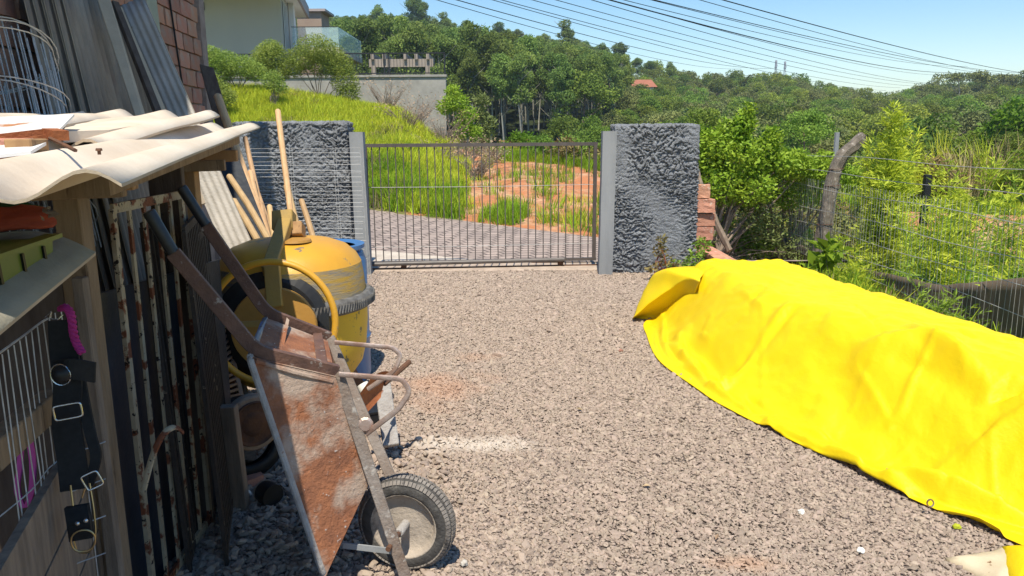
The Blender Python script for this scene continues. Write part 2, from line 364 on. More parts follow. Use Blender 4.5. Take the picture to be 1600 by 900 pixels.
def hz(x, y):
    x = np.asarray(x, float); y = np.asarray(y, float)
    yard = -.34*sstep(2.8, 3.5, x)-np.where(x > 3.75, .05*np.clip(x-3.75, 0, 6), 0.)
    yard = yard + np.where(x < -3, .0, 0)
    ye = road_far(x); s = np.clip((y-ye)/(27-ye), 0, 1)
    wl = 1-sstep(-2.9, -1.0, x+.13*(y-17))
    rise = wl*(2.3*s**.8)*(1+.24*sstep(4, 9.5, -x)) + (1-wl)*(1.2*s)
    # red bank on the right of the mound
    wr = sstep(2.3, 5.5, x)
    near = road_z(x) + rise*(1-wr) - wr*.2
    near = np.where(x > 5, near + .8*sstep(12.6, 15.2, y+.25*(x-8))*sstep(6.5, 8, x), near)
    t = sstep(0., 1., (y-9.6)/1.6)
    z = yard*(1-t)+near*t
    # beyond 30 m: dip, then the wooded slope
    d = np.hypot(x, y); uu = x/np.maximum(y, 1); el = np.interp(uu, _u, _e)
    RID = 230.; gr = 1.6+RID*el-8.5
    base = np.interp(d, [30, 60, 95], [0, -1.5, .6]) - 5.0*sstep(.12, .3, uu)*np.interp(d, [30, 50, 95], [0, 1, 1])
    b95 = .6-5.0*sstep(.12, .3, uu)
    far = np.where(d < 95, base, b95+(gr-b95)*np.clip((d-95)/(RID-95), 0, 1)**1.0)
    far = np.where(d > RID, gr-(d-RID)*.12, far)
    far = np.where(y < 5, np.interp(d, [30, 200, 900], [-1, -4, -30]), far)
    q = sstep(34, 62, d); q = np.where(y < 0, sstep(12, 30, d), q)
    und = .06*np.sin(x*1.9+1.3*np.sin(y*.7))*np.sin(y*1.3+.6*x)*sstep(15, 18, y)
    return z*(1-q)+far*q+und

radii = np.concatenate([[.3], np.geomspace(1.2, 60, 130), np.geomspace(63, 2500, 59)])
# finer fan in front
ang = np.concatenate([np.linspace(-50, 50, 300), np.linspace(50, 310, 82)[1:-1]])
ang = np.radians(ang); na = len(ang)
AA, RR = np.meshgrid(ang, radii); X = RR*np.sin(AA); Y = RR*np.cos(AA); Z = hz(X, Y) - .012
V = np.stack([X, Y, Z], -1).reshape(-1, 3)
i = np.arange(len(radii)-1)[:, None]; j = np.arange(na)[None, :]; j2 = (j+1) % na
Fc = np.stack([i*na+j+0*i, i*na+j2, (i+1)*na+j2, (i+1)*na+j], -1).reshape(-1, 4)[:, ::-1]
gme = mesh_np('ground', V, Fc, 'turf', smooth=True); gme_z = (V[:, 2].min(), V[:, 2].max()+25)
soil = np.zeros(len(V)); x, y = V[:, 0], V[:, 1]
ye = road_far(x); bd = y-ye
soil = np.maximum(soil, sstep(-1.5, -.9, x+.13*(y-17))*(1-sstep(2.6, 4.0, x))*(1-sstep(9, 13, bd))*(y > 9))
soil = np.maximum(soil, .62*(1-sstep(.0, .8, np.abs(x+2.0-(y-16)*.12)))*(y > 15)*(y < 27))
soil = np.maximum(soil, 1.0*sstep(7.2, 8.0, x)*(1-sstep(12, 14, x))*sstep(12.2, 12.8, y+.25*(x-8))*(1-sstep(15.6, 16.6, y+.25*(x-8))))
a = gme.attributes.new('soil', 'FLOAT', 'POINT'); a.data.foreach_set('value', soil.astype(np.float32))
lit_ = sstep(40, 60, np.hypot(x, y)); a = gme.attributes.new('litter', 'FLOAT', 'POINT'); a.data.foreach_set('value', lit_.astype(np.float32))
g = link('ground', gme); tag(g, kind='structure')
def gz(x, y): return float(hz(x, y))

# road of interlocking pavers: each row laid as small pavers nearest the gate, the sheet carries the rest
xs = np.linspace(-12, 4.5, 60); V = []; 
for xx in xs:
    n0, n1 = float(road_near(xx)), float(road_far(xx))
    for k in range(14):
        yy = n0+(n1-n0)*k/13; V.append((xx, yy, gz(xx, yy)*0+float(road_z(xx))*sstep(0, 1, (yy-9.6)/1.6)+.004))
V = np.array(V); n = 14
Fc = [(a*n+b, (a+1)*n+b, (a+1)*n+b+1, a*n+b+1) for a in range(59) for b in range(13)]
rd = link('road', mesh_np('road', V, Fc, 'cobble', True)); tag(rd, kind='structure')
def paver_mat():
    m = MATS['cobble']; n_ = m.node_tree.nodes; L = m.node_tree.links; b = n_['Principled BSDF']
    tc = n_.new('ShaderNodeTexCoord'); mp = n_.new('ShaderNodeMapping'); mp.inputs['Rotation'].default_value = (0, 0, R(-32)); L.new(tc.outputs['Object'], mp.inputs[0])
    br = n_.new('ShaderNodeTexBrick'); br.inputs['Scale'].default_value = 1; br.inputs['Brick Width'].default_value = .3; br.inputs['Row Height'].default_value = .2; br.inputs['Mortar Size'].default_value = .02
    br.inputs['Color1'].default_value = (.42, .33, .28, 1); br.inputs['Color2'].default_value = (.29, .23, .2, 1); br.inputs['Mortar'].default_value = (.1, .08, .07, 1)
    L.new(mp.outputs[0], br.inputs['Vector']); L.new(br.outputs['Color'], b.inputs['Base Color'])
paver_mat()
mb = MB()
qs = [H(560, 424, .02), H(740, 421, .02)]
pz = [(-3.1, 9.25), (.25, 9.55), (-.7, 9.95), (-1.7, 10.6), (-3.4, 11.2)]
zz = .016
mb.add([(px_, py_, zz) for px_, py_ in pz]+[(px_, py_, -.1) for px_, py_ in pz], [(0, 1, 2, 3, 4), (9, 8, 7, 6, 5)]+[(a_, a_+5, (a_+1) % 5+5, (a_+1) % 5) for a_ in range(5)])
o = mb.build('concrete_apron', 'concrete_light'); tag(o, kind='structure')

# gravel yard: bed sheet + loose stones
def inyard(x, y): return (x > -2.6-.0*y) & (x < 3.2) & (y > .3) & (y < 9.0)
nx, ny = 120, 180
gx, gy = np.meshgrid(np.linspace(-2.7, 3.3, nx), np.linspace(-.6, 9.02, ny))
gzv = .004+.004*np.sin(gx*3+gy*2)*np.sin(gy*4-gx)
V = np.stack([gx, gy, gzv], -1).reshape(-1, 3); I = np.arange((nx-1)*(ny-1)); a_ = (I//(nx-1))*nx+I % (nx-1)
gb = link('gravel_bed', mesh_np('gravel_bed', V, np.stack([a_, a_+1, a_+nx+1, a_+nx], -1), 'gravel_bed', True)); tag(gb, kind='structure')
# stains of red dust and white cement dust lying in the gravel
def dust_nodes(mname, extra=1.0):
    m = MATS[mname]; n_ = m.node_tree.nodes; L = m.node_tree.links; b = n_['Principled BSDF']
    src = b.inputs['Base Color'].links[0].from_socket; geo = n_.new('ShaderNodeNewGeometry'); nzt = n_.new('ShaderNodeTexNoise'); nzt.inputs['Scale'].default_value = 3.2; nzt.inputs['Detail'].default_value = 5
    L.new(geo.outputs['Position'], nzt.inputs['Vector'])
    def blob(c, rx, ry, col, amt):
        nonlocal src
        s = n_.new('ShaderNodeVectorMath'); s.operation = 'SUBTRACT'; L.new(geo.outputs['Position'], s.inputs[0]); s.inputs[1].default_value = c
        q = n_.new('ShaderNodeVectorMath'); q.operation = 'MULTIPLY'; L.new(s.outputs[0], q.inputs[0]); q.inputs[1].default_value = (1/rx, 1/ry, 0)
        ln = n_.new('ShaderNodeVectorMath'); ln.operation = 'LENGTH'; L.new(q.outputs[0], ln.inputs[0])
        sb = n_.new('ShaderNodeMath'); sb.operation = 'SUBTRACT'; sb.inputs[0].default_value = 1; L.new(ln.outputs['Value'], sb.inputs[1])
        ad = n_.new('ShaderNodeMath'); ad.operation = 'MULTIPLY_ADD'; L.new(nzt.outputs['Fac'], ad.inputs[0]); ad.inputs[1].default_value = 1.6; L.new(sb.outputs[0], ad.inputs[2])
        mr = n_.new('ShaderNodeMapRange'); mr.inputs[1].default_value = .95; mr.inputs[2].default_value = 1.6; mr.inputs[4].default_value = amt; L.new(ad.outputs[0], mr.inputs[0])
        x = n_.new('ShaderNodeMix'); x.data_type = 'RGBA'; L.new(mr.outputs[0], x.inputs[0]); L.new(src, x.inputs[6]); x.inputs[7].default_value = (*col, 1); src = x.outputs[2]
    blob(tuple(H(690, 610)), .42, .5, (.46, .24, .14), .42*extra)
    blob(tuple(H(750, 700)), .5, .16, (.62, .55, .47), .6*extra)
    blob(tuple(H(745, 560)), .25, .2, (.4, .22, .13), .4*extra)
    blob(tuple(H(1170, 885)), .22, .1, (.46, .27, .17), .5*extra)
    L.new(src, b.inputs['Base Color'])
dust_nodes('gravel_bed'); dust_nodes('stone')
stones = []
for k in range(7):
    bm = bmesh.new(); bmesh.ops.create_icosphere(bm, subdivisions=1, radius=1)
    rr = random.Random(k)
    # cut flat facets so the stone reads as crushed rock
    planes = [(Vector((rr.uniform(-1, 1), rr.uniform(-1, 1), rr.uniform(-1, 1))).normalized(), rr.uniform(.45, .75)) for _ in range(6)]
    for v in bm.verts:
        for nn, dd in planes:
            q = v.co.dot(nn)
            if q > dd: v.co -= nn*(q-dd)
        v.co = Vector((v.co.x*rr.uniform(1.1, 1.35), v.co.y*.85, v.co.z*.5))
    me = bpy.data.meshes.new('crushed_stone'); bm.to_mesh(me); bm.free(); me.materials.append(MATS['stone']); stones.append(me)
def inframe(x, y, m_=.06):
    d = y*F.y+(-1.6)*F.z; return (np.abs(x/d) < .667+m_) & (y > 1.9)
n1 = 520000
x = rng.uniform(-2.2, 3.2, n1); y = 1.9+7.15*rng.random(n1)
keep = inframe(x, y); sz = rng.lognormal(0, .38, n1)*.0074
keep &= rng.random(n1) < np.clip(1.25-(y-2)*.075, .6, 1)
x, y, sz = x[keep], y[keep], sz[keep]; n1 = len(x)
sz = sz*(1+.04*(y-2)); z = .004+sz*.25+rng.random(n1)*.006
sc3 = np.stack([sz*rng.uniform(.8, 1.3, n1), sz*rng.uniform(.7, 1.2, n1), sz*rng.uniform(.7, 1.2, n1)], -1)
rot = np.stack([rng.normal(0, .33, n1), rng.normal(0, .33, n1), rng.uniform(0, 6.28, n1)], -1)
gs = scatter('gravel', np.stack([x, y, z], -1), rot, sc3, rng.integers(0, 7, n1), stones)
tag(gs, 'crushed grey pink gravel covering the whole yard up to the gate', 'gravel', kind='stuff')
# a coarser set in the shade under the shed side
n2 = 1500; x = rng.uniform(-1.45, -.3, n2); y = rng.uniform(2.0, 3.9, n2)
sz = rng.uniform(.013, .03, n2); k = inframe(x, y); x, y, sz = x[k], y[k], sz[k]; n2 = len(x)
gs2 = scatter('rubble', np.stack([x, y, .01+sz*.5], -1), rng.uniform(-1, 1, (n2, 3))*np.array([.6, .6, 3]), np.stack([sz, sz, sz], -1), rng.integers(0, 7, n2), stones)
tag(gs2, 'larger loose stones lying in the shade beside the shed', 'rubble', kind='stuff')
#@@PART2
# ------------------------------------------------------------------ rough rendered gate pillars
def rough_block(name, x0, x1, y0, y1, z1, seed, label, res=.009):
    L = Vector(((x0+x1)/2, (y0+y1)/2, 0)); t = thing(name, label, 'gate pillar', L, 'rough rendered gate pillars')
    bm = bmesh.new()
    def face(o, u, v, nu, nv):
        g = [[bm.verts.new(o+u*(i/nu)+v*(j/nv)) for j in range(nv+1)] for i in range(nu+1)]
        for i in range(nu):
            for j in range(nv): bm.faces.new((g[i][j], g[i+1][j], g[i+1][j+1], g[i][j+1]))
    W = x1-x0; D = y1-y0
    face(Vector((x0, y0, 0)), Vector((W, 0, 0)), Vector((0, 0, z1)), int(W/res), int(z1/res))
    face(Vector((x1, y0, 0)), Vector((0, D, 0)), Vector((0, 0, z1)), int(D/res), int(z1/res))
    face(Vector((x0, y1, 0)), Vector((0, -D, 0)), Vector((0, 0, z1)), int(D/res), int(z1/res))
    face(Vector((x1, y1, 0)), Vector((-W, 0, 0)), Vector((0, 0, z1)), 10, 10)
    face(Vector((x0, y0, z1)), Vector((W, 0, 0)), Vector((0, D, 0)), int(W/res), int(D/res))
    bmesh.ops.remove_doubles(bm, verts=bm.verts[:], dist=.0008); bm.normal_update()
    off = Vector((seed*7.1, 0, 0)); c = Vector(((x0+x1)/2, (y0+y1)/2, z1/2))
    for v in bm.verts:
        p = v.co+off
        low_ = max(0, min(1, (1.15-p.z)/.5))   # lower half was thrown on in sideways strokes
        q = Vector((p.x*(19-7*low_), p.y*16, p.z*(20+16*low_)))+mn.noise_vector(p*11)*1.7
        n1_ = mn.noise(q); r1 = abs(n1_); r2 = abs(mn.noise(q*2.3+Vector((5, 1, 9))))
        h = .0165*math.tanh((r1-.16)*9)+.008*math.tanh((r2-.15)*8)+.006*mn.noise(q*4.2)
        # troweled patches stay flatter
        f = min(1, max(.25, .75+1.6*mn.noise(p*1.9+Vector((3, 3, 3)))))
        n_ = v.normal.copy(); v.co += n_*h*f
    for f in bm.faces: f.smooth = True
    for v in bm.verts: v.co -= L
    me = bpy.data.meshes.new('render_coat'); bm.to_mesh(me); bm.free(); me.materials.append(MATS['stucco'])
    link('render_coat', me, t)
    return t
rough_block('gate_pillar', -3.15, -1.86, 8.88, 9.2, 1.745, 1, 'rough dark grey rendered gate pillar behind the wire sheets and tool handles')
rough_block('gate_pillar', 1.17, 2.12, 8.8, 9.12, 1.69, 2, 'rough dark grey rendered gate pillar beside the stepped pink bricks')
# smooth concrete posts either side of the gate
def cpost(x0, x1, y0, y1, z1, label, lean):
    mb = MB(); n = 14
    for k in range(n):
        a, b = z1*k/n, z1*(k+1)/n; e = lean*(k/n), lean*((k+1)/n); j1, j2 = .004*mn.noise(Vector((x0, a*3, 1))), .004*mn.noise(Vector((x0, b*3, 1)))
        mb.box8([(x0+e[0]+j1, y0, a), (x1+e[0]+j1, y0, a), (x1+e[0], y1, a), (x0+e[0], y1, a), (x0+e[1]+j2, y0, b), (x1+e[1]+j2, y0, b), (x1+e[1], y1, b), (x0+e[1], y1, b)])
    L = Vector(((x0+x1)/2, (y0+y1)/2, 0)); return solo(mb, 'gate_post', 'concrete_gray', label, 'gate post', L, 'smooth concrete gate posts')
cpost(-1.80, -1.645, 8.80, 8.93, 1.64, 'smooth pale grey concrete post at the left end of the gate', -.02)
cpost(1.0, 1.155, 8.68, 8.84, 1.63, 'smooth pale grey concrete post at the right end of the gate', .02)

# ------------------------------------------------------------------ sliding gate
GA = Vector((-1.72, 9.1, 0)); GB = Vector((1.03, 9.3, 0)); gd = (GB-GA).normalized(); gn = Vector((gd.y, -gd.x, 0))
gate = thing('sliding_gate', 'dark metal sliding gate of thin vertical bars standing closed between the two pillars', 'gate', GA)
zt, zb = 1.485, .10
MB().bar(GA+Vector((0, 0, zt)), GB+Vector((0, 0, zt)), .045, .04).build('top_rail', 'gate_paint', gate)
MB().bar(GA+Vector((0, 0, zb)), GB+Vector((0, 0, zb)), .04, .035).build('bottom_rail', 'gate_paint', gate)
for q in (GA+gd*.02, GB-gd*.025): MB().bar(q+Vector((0, 0, zb-.017)), q+Vector((0, 0, zt-.02)), .04, .045, side=gd).build('stile', 'gate_paint', gate)
MB().tube([GA+gd*.0+gn*.045+Vector((0, 0, .09)), GA+gd*2.36+gn*.045+Vector((0, 0, .105))], .026, 10).build('guide_tube', 'gate_paint', gate)
nb = 29; bar0 = None
for k in range(nb):
    q = GA+gd*(2.75*(k+1)/(nb+1))
    if bar0 is None:
        bm_ = MB().bar(Vector((0, 0, zb)), Vector((0, 0, zt)), .012, .012, side=gd); o = bm_.build('bar', 'gate_paint', None); bar0 = o.data; bpy.data.objects.remove(o)
    o = link('bar', bar0, gate, q-GA+Vector((0, 0, 0)))
for z_ in (1.0, .29): MB().tube([GA+gn*.012+Vector((0, 0, z_)), GA+gd*1.3+gn*.012+Vector((0, 0, z_-.006)), GB+gn*.012+Vector((0, 0, z_+.005))], .0035, 5).build('cross_wire', 'wire_galv', gate)
for s_ in (.42, 2.32):
    q = GA+gd*s_; wv = MB().lathe([(.018, -.016), (.034, -.016), (.034, -.008), (.026, 0), (.034, .008), (.034, .016), (.018, .016)], q+Vector((0, 0, .052)), gn, 16)
    wv.build('roller', 'rust_dark', gate)
    MB().box(q+gn*.024+Vector((0, 0, .075)), (.05, .006, .06)).build('roller_bracket', 'rust_dark', gate)
mb = MB(); mb.slab([(-1.95, 9.0, .022), (1.2, 9.0, .022), (1.2, 9.5, .022), (-1.95, 9.5, .022)], .14); o = mb.build('gate_sill', 'sill', bevel=.008); tag(o, kind='structure')
solo(MB().bar(GA+Vector((-.05, 0, .028)), GB+Vector((.1, 0, .028)), .03, .012), 'gate_track', 'rust_dark', 'thin rusty steel track on the sill under the sliding gate', 'track', GA)

# ------------------------------------------------------------------ stepped bricks and low brick wall on the right
bs = thing('brick_toothing', 'stepped stack of broken pink bricks on the right edge of the gate pillar', 'brick stack', (2.14, 9.0, 0))
def rbrick(c, sz, rz, parent, mat, seed, jit=.006):
    bm = bmesh.new(); bmesh.ops.create_cube(bm, size=1)
    bmesh.ops.subdivide_edges(bm, edges=bm.edges[:], cuts=3, use_grid_fill=True)
    M_ = Matrix.Rotation(rz, 4, 'Z')
    for v in bm.verts:
        q = Vector((v.co.x*sz[0], v.co.y*sz[1], v.co.z*sz[2])); q += mn.noise_vector(q*22+Vector((seed*3.3, 0, 0)))*jit; v.co = M_ @ q
    me = bpy.data.meshes.new('brick'); bm.to_mesh(me); bm.free(); me.materials.append(MATS[mat])
    return link('brick', me, parent, Vector(c)-parent_world(parent))
for k, (x_, z_, wx, hh) in enumerate([(2.16, .94, .25, .15), (2.18, .775, .31, .15), (2.2, .61, .3, .14), (2.19, .455, .27, .15), (2.17, .30, .25, .14)]):
    rbrick((x_+.02, 9.0-.03*(k % 2), z_), (wx, .19, hh), .06*(k-2), bs, 'brick_pink', k, .011)
mb = MB()
for z_ in (.86, .695, .535, .38): MB().box((2.16, 9.01, z_), (.24, .16, .03)).build('mortar_joint', 'mortar', bs)
lw = thing('low_brick_wall', 'low pink brick wall running from the gate pillar towards the yellow tarpaulin', 'wall', (2.36, 9.0, 0))
for r_ in range(3):
    for k in range(9):
        y_ = 9.75-k*.245-(.12 if r_ == 1 else 0)
        if r_ == 2: rbrick((2.34, y_, .222), (.2, .232, .05), 0, lw, 'brick_pink', k+30, .003)
        else: rbrick((2.34, y_, .05+r_*.1), (.15, .225, .085), 0, lw, 'brick_pink', k+r_*9, .009)
MB().box((2.34, 8.75, .1), (.13, 2.1, .19)).build('mortar_core', 'mortar', lw)
# diagonal old wooden prop
mb = MB(); pts = [P(1086, 262, 9.9), P(1100, 305, 9.8), P(1120, 350, 9.7), P(1140, 392, 9.6)]
mb.tube(smoothpath(pts, 4), [.055+.008*math.sin(i*2.1) for i in range(13)], 7, flat=.6); solo(mb, 'wooden_prop', 'wood_gray', 'weathered wooden prop leaning diagonally behind the stepped pink bricks', 'wood post', P(1140, 392, 9.6))

# ------------------------------------------------------------------ leaf clouds
def leaf_quads(c, size, asp=.45, up=.0, seed=0, droop=0):
    """rhombus leaves with random orientation at points c (n,3)"""
    r = np.random.default_rng(seed); n = len(c)
    a = r.normal(size=(n, 3)); a[:, 2] = a[:, 2]*.6+up-droop; a /= np.linalg.norm(a, axis=1)[:, None]
    b = r.normal(size=(n, 3)); b -= a*np.sum(a*b, 1)[:, None]; b /= np.linalg.norm(b, axis=1)[:, None]
    s = (size*(.6+.8*r.random(n)))[:, None] if np.isscalar(size) else size[:, None]
    nn = np.cross(a, b)*.18*s
    V = np.stack([c, c+a*s*.5+b*s*asp*.5+nn, c+a*s, c+a*s*.5-b*s*asp*.5+nn], 1).reshape(-1, 3)
    Fc = np.arange(4*n).reshape(-1, 4); return V, Fc
def lobes_points(lobes, n, seed, shell=.55):
    r = np.random.default_rng(seed); L = np.array(lobes, float); w_ = L[:, 3]*L[:, 4]; w_ /= w_.sum(); k = r.choice(len(L), n, p=w_)
    d = r.normal(size=(n, 3)); d /= np.linalg.norm(d, axis=1)[:, None]; rad = shell+(1-shell)*r.random(n)**.6
    s = np.stack([L[k, 3], L[k, 3], L[k, 4]], 1); return L[k, :3]+d*rad[:, None]*s
def leaf_mesh(name, mat, V, Fc): return mesh_np(name, V, Fc, mat)

# ------------------------------------------------------------------ the wooded hill
protos = []   # (trunk mesh, crown mesh, kind)
def trunk_mesh(h, r, mat, limbs, seed, bend=.02):
    rr = random.Random(seed); mb = MB(); pts = [Vector((bend*h*math.sin(i*.8+seed), bend*h*math.cos(i*.6+seed)-bend*h*math.cos(seed), h*i/6)) for i in range(7)]
    mb.tube(pts, [r*(1-.75*i/6) for i in range(7)], 5)
    for k in range(limbs):
        t = rr.uniform(.35, .95); p = pts[0].lerp(pts[-1], t); a = rr.uniform(0, 6.28); l = h*rr.uniform(.12, .28)
        mb.tube([p, p+Vector((math.cos(a)*l*.5, math.sin(a)*l*.5, l*.35)), p+Vector((math.cos(a)*l, math.sin(a)*l, l*.75))], [r*.4, r*.25, r*.1], 4)
    me = bpy.data.meshes.new('trunk'); me.from_pydata(mb.v, [], mb.f); me.materials.append(MATS[mat]); me.update(); return me
for k in range(6):       # eucalyptus: tall bare trunk, airy crown in tiers
    rr = random.Random(100+k); h = 15; lobes = []
    for q in range(13):
        z_ = rr.uniform(.5, 1.0)**.8*h; wd_ = (1-abs(z_/h-.72)*1.9)*2.3+.5; a = rr.uniform(0, 6.28); rad = rr.uniform(.1, 1)*wd_*.75
        lobes.append((math.cos(a)*rad, math.sin(a)*rad, z_, rr.uniform(.7, 1.25), rr.uniform(.6, 1.05)))
    lobes.append((0, 0, h*.99, .9, 1.1))
    c = lobes_points([(a_[0]*1.35, a_[1]*1.35, a_[2], a_[3]*1.45, a_[4]*1.25) for a_ in lobes], 4600, k, .5); V, Fc = leaf_quads(c, .37, .6, seed=k, droop=.5)
    protos.append((trunk_mesh(h*.95, .2, 'trunk_pale', 7, k), leaf_mesh('crown', 'leaf_euc', V, Fc), 'euc'))
for k in range(6):       # broad rounded trees
    rr = random.Random(200+k); h = 8.5; lobes = []
    for q in range(16):
        a = rr.uniform(0, 6.28); rad = rr.uniform(.2, 1)*3.0; z_ = h*(.5+.42*(1-(rad/3.4)**2)*rr.uniform(.7, 1.1)); lobes.append((math.cos(a)*rad, math.sin(a)*rad, z_, rr.uniform(.9, 1.6), rr.uniform(.6, 1.05)))
    for q in range(8):
        a = rr.uniform(0, 6.28); lobes.append((math.cos(a)*2.9, math.sin(a)*2.9, h*rr.uniform(.22, .45), 1.1, 1.0))
    c = lobes_points(lobes, 4600, k+40, .6); V, Fc = leaf_quads(c, .29, .65, seed=k+9)
    protos.append((trunk_mesh(h*.8, .22, 'trunk_brown', 6, k+20), leaf_mesh('crown', 'leaf_broad' if k < 4 else 'leaf_olive', V, Fc), 'broad'))
# slender dark conifer
lobes = [(0.15*math.sin(q*2.4)*(1-q/14), .15*math.cos(q*2.4), 1+q*.62, (1.5*(1-q/15.5)+.15), .6) for q in range(15)]
c = lobes_points(lobes, 2000, 77, .5); V, Fc = leaf_quads(c, .32, .4, seed=5, droop=.3); CON = (trunk_mesh(9.6, .15, 'trunk_brown', 3, 9), leaf_mesh('crown', 'leaf_dark', V, Fc))
# flat topped acacia-like skyline tree
lobes = []
rr = random.Random(5)
for q in range(20):
    a = rr.uniform(0, 6.28); rad = rr.uniform(0, 1)**.6*4.6; lobes.append((math.cos(a)*rad, math.sin(a)*rad, 8.6-rad*.22+rr.uniform(-.4, .4), 1.2, .5))
c = lobes_points(lobes, 2400, 78, .4); V, Fc = leaf_quads(c, .38, .5, seed=6); FLAT = (trunk_mesh(8.2, .2, 'trunk_pale', 10, 12, .03), leaf_mesh('crown', 'leaf_olive', V, Fc))
def copy_col(mesh, mat):
    m_ = mesh.copy(); m_.materials.clear(); m_.materials.append(MATS[mat]); return m_
GREEN = leaf_bright_m = copy_col(protos[6][1], 'leaf_bright')
def plant_tree(kind_i, x, y, s, rz, label, group, crown=None, trunk=None, name='tree', zoff=-.3, sz=None):
    tm, cm = (trunk or protos[kind_i][0]), (crown or protos[kind_i][1])
    t = thing(name, label, 'tree', (x, y, gz(x, y)+zoff), group); t.scale = (s, s, sz or s); t.rotation_euler.z = rz
    link('trunk', tm, t); link('crown', cm, t); return t
# candidate sites on the slope, nearest first
cands = []
def proj(x, y, z):
    v = Vector((x, y, z))-CAM; d = v.dot(F); return 800+1200*v.dot(RX)/d, 450-1200*v.dot(UX)/d
rr = random.Random(3)
yv = 88.
while yv < 246:
    step = 3.1 if yv < 130 else 4.0 if yv < 180 else 5.0
    xv = -.36*yv-4
    while xv < .74*yv+6:
        xx = xv+rr.uniform(-.42, .42)*step; yy = yv+rr.uniform(-.42, .42)*step
        cands.append((xx, yy)); 
        uu_ = xx/yy; xv += step*(1 if uu_ < .12 else 1.75)
    yv += step*(.95 if yv < 130 else 1.15)
euc, broad = [], []
for xx, yy in cands:
    uu = xx/yy; px = 800+1200*uu
    if px < 500 and yy < 150: continue
    isE = px < 930+60*math.sin(yy*.07)+18*math.sin(yy*.9) or (yy > 190 and px < 1010)
    (euc if isE else broad).append((xx, yy, px))
for yv in np.arange(38, 88, 7.5):     # nearer broad trees down in the dip on the right
    xv = .2*yv
    while xv < .74*yv:
        xx = xv+rr.uniform(-2, 2); yy = yv+rr.uniform(-2.5, 2.5); px = 800+1200*xx/yy
        if px > 850+ (88-yv)*3: broad.append((xx, yy, px))
        xv += 8
euc.sort(key=lambda q: q[1]); broad.sort(key=lambda q: q[1])
def fit(xx, yy, hh, smin, smax, rs):
    uu = xx/yy; el = float(np.interp(uu, _u, _e)); d = math.hypot(xx, yy)
    low = .74*el if uu < .1 else .012
    ea = low+(el-low)*max(0, min(1, (d-(88 if uu < .1 else 40))/(230-(88 if uu < .1 else 40))))
    s = (1.6+d*ea-gz(xx, yy))/hh*rs.uniform(.8, 1.1); return max(smin, min(smax, s))
def place_set(lst, kinds, keep, label, group, name, smin, smax, stuffname, stufflabel, rs):
    P_, R_, S_, I_ = [], [], [], []
    ridge = [q for q in lst if q[1] > 222][::3]; fore = [q for q in lst if q not in ridge][:keep-min(len(ridge), keep//4)]; ridge = ridge[:keep//4]
    for q in lst:
        xx, yy, px = q; s = fit(xx, yy, 15.3 if kinds[0] == 0 else 8.7, smin if yy > 100 or kinds[0] == 0 else .4, smax, rs); rz = rs.uniform(0, 6.28); ki = kinds[rs.randrange(len(kinds))]
        if q in fore or q in ridge: plant_tree(ki, xx, yy, s, rz, sz=s*(1.18 if kinds[0] == 0 and q in fore else 1), label=label if q in fore else ('distant eucalyptus on the skyline ridge of the wooded hill' if kinds[0] == 0 else 'distant rounded tree on the skyline ridge at the right'), group=group, name=name)
        else: P_.append((xx, yy, gz(xx, yy)-.3)); R_.append((0, 0, rz)); S_.append((s, s, s)); I_.append(kinds.index(ki))
    if P_:
        # one joined source per kind: trunk and crown in one mesh
        src = []
        for ki in kinds:
            bm = bmesh.new(); bm.from_mesh(protos[ki][0]); nf = len(bm.faces); bm.from_mesh(protos[ki][1])
            for f in bm.faces[nf:]: f.material_index = 1
            me = bpy.data.meshes.new(name+'_far'); bm.to_mesh(me); bm.free(); me.materials.append(protos[ki][0].materials[0]); me.materials.append(protos[ki][1].materials[0]); src.append(me)
        o = scatter(stuffname, P_, R_, S_, I_, src); tag(o, stufflabel, 'woodland', kind='stuff')
place_set(euc, [0, 1, 2, 3, 4, 5], 200, 'tall slim eucalyptus with a pale trunk in the dense wood on the hill', 'eucalyptus trees of the hillside wood', 'eucalyptus_tree', .55, .95, 'eucalyptus_wood', 'far eucalyptus trees massed up the hillside behind the front ones', random.Random(8))
EM = [(604, 212, .8, 1), (655, 205, 1.05, 2), (671, 210, .9, 3), (702, 205, .78, 4), (783, 208, .75, 2), (884, 192, .95, 4), (938, 208, .7, 0), (966, 204, .78, 5), (1040, 208, .66, 1)]
for px, dist, s_, ki in EM:
    xx, yy = (px-800)/1200*dist, dist; plant_tree(ki, xx, yy, s_*.95, px, 'tall eucalyptus sticking up above the ridge line, %s of the protruding trees from the left' % ['first', 'second', 'third', 'fourth', 'fifth', 'sixth', 'seventh', 'eighth', 'ninth', 'tenth', 'eleventh', 'twelfth', 'thirteenth', 'fourteenth', 'fifteenth', 'sixteenth', 'seventeenth'][[e_[0] for e_ in EM].index(px)], 'tall trees standing above the ridge', name='eucalyptus_tree')
place_set(broad, [6, 7, 8, 9, 10, 11], 200, 'rounded green broadleaf tree in the wood on the right hillside', 'broadleaf trees of the hillside wood', 'broadleaf_tree', .72, 1.5, 'broadleaf_wood', 'far broadleaf trees massed over the right hillside', random.Random(9))
def at_px(px, dist): return (px-800)/1200*dist, dist
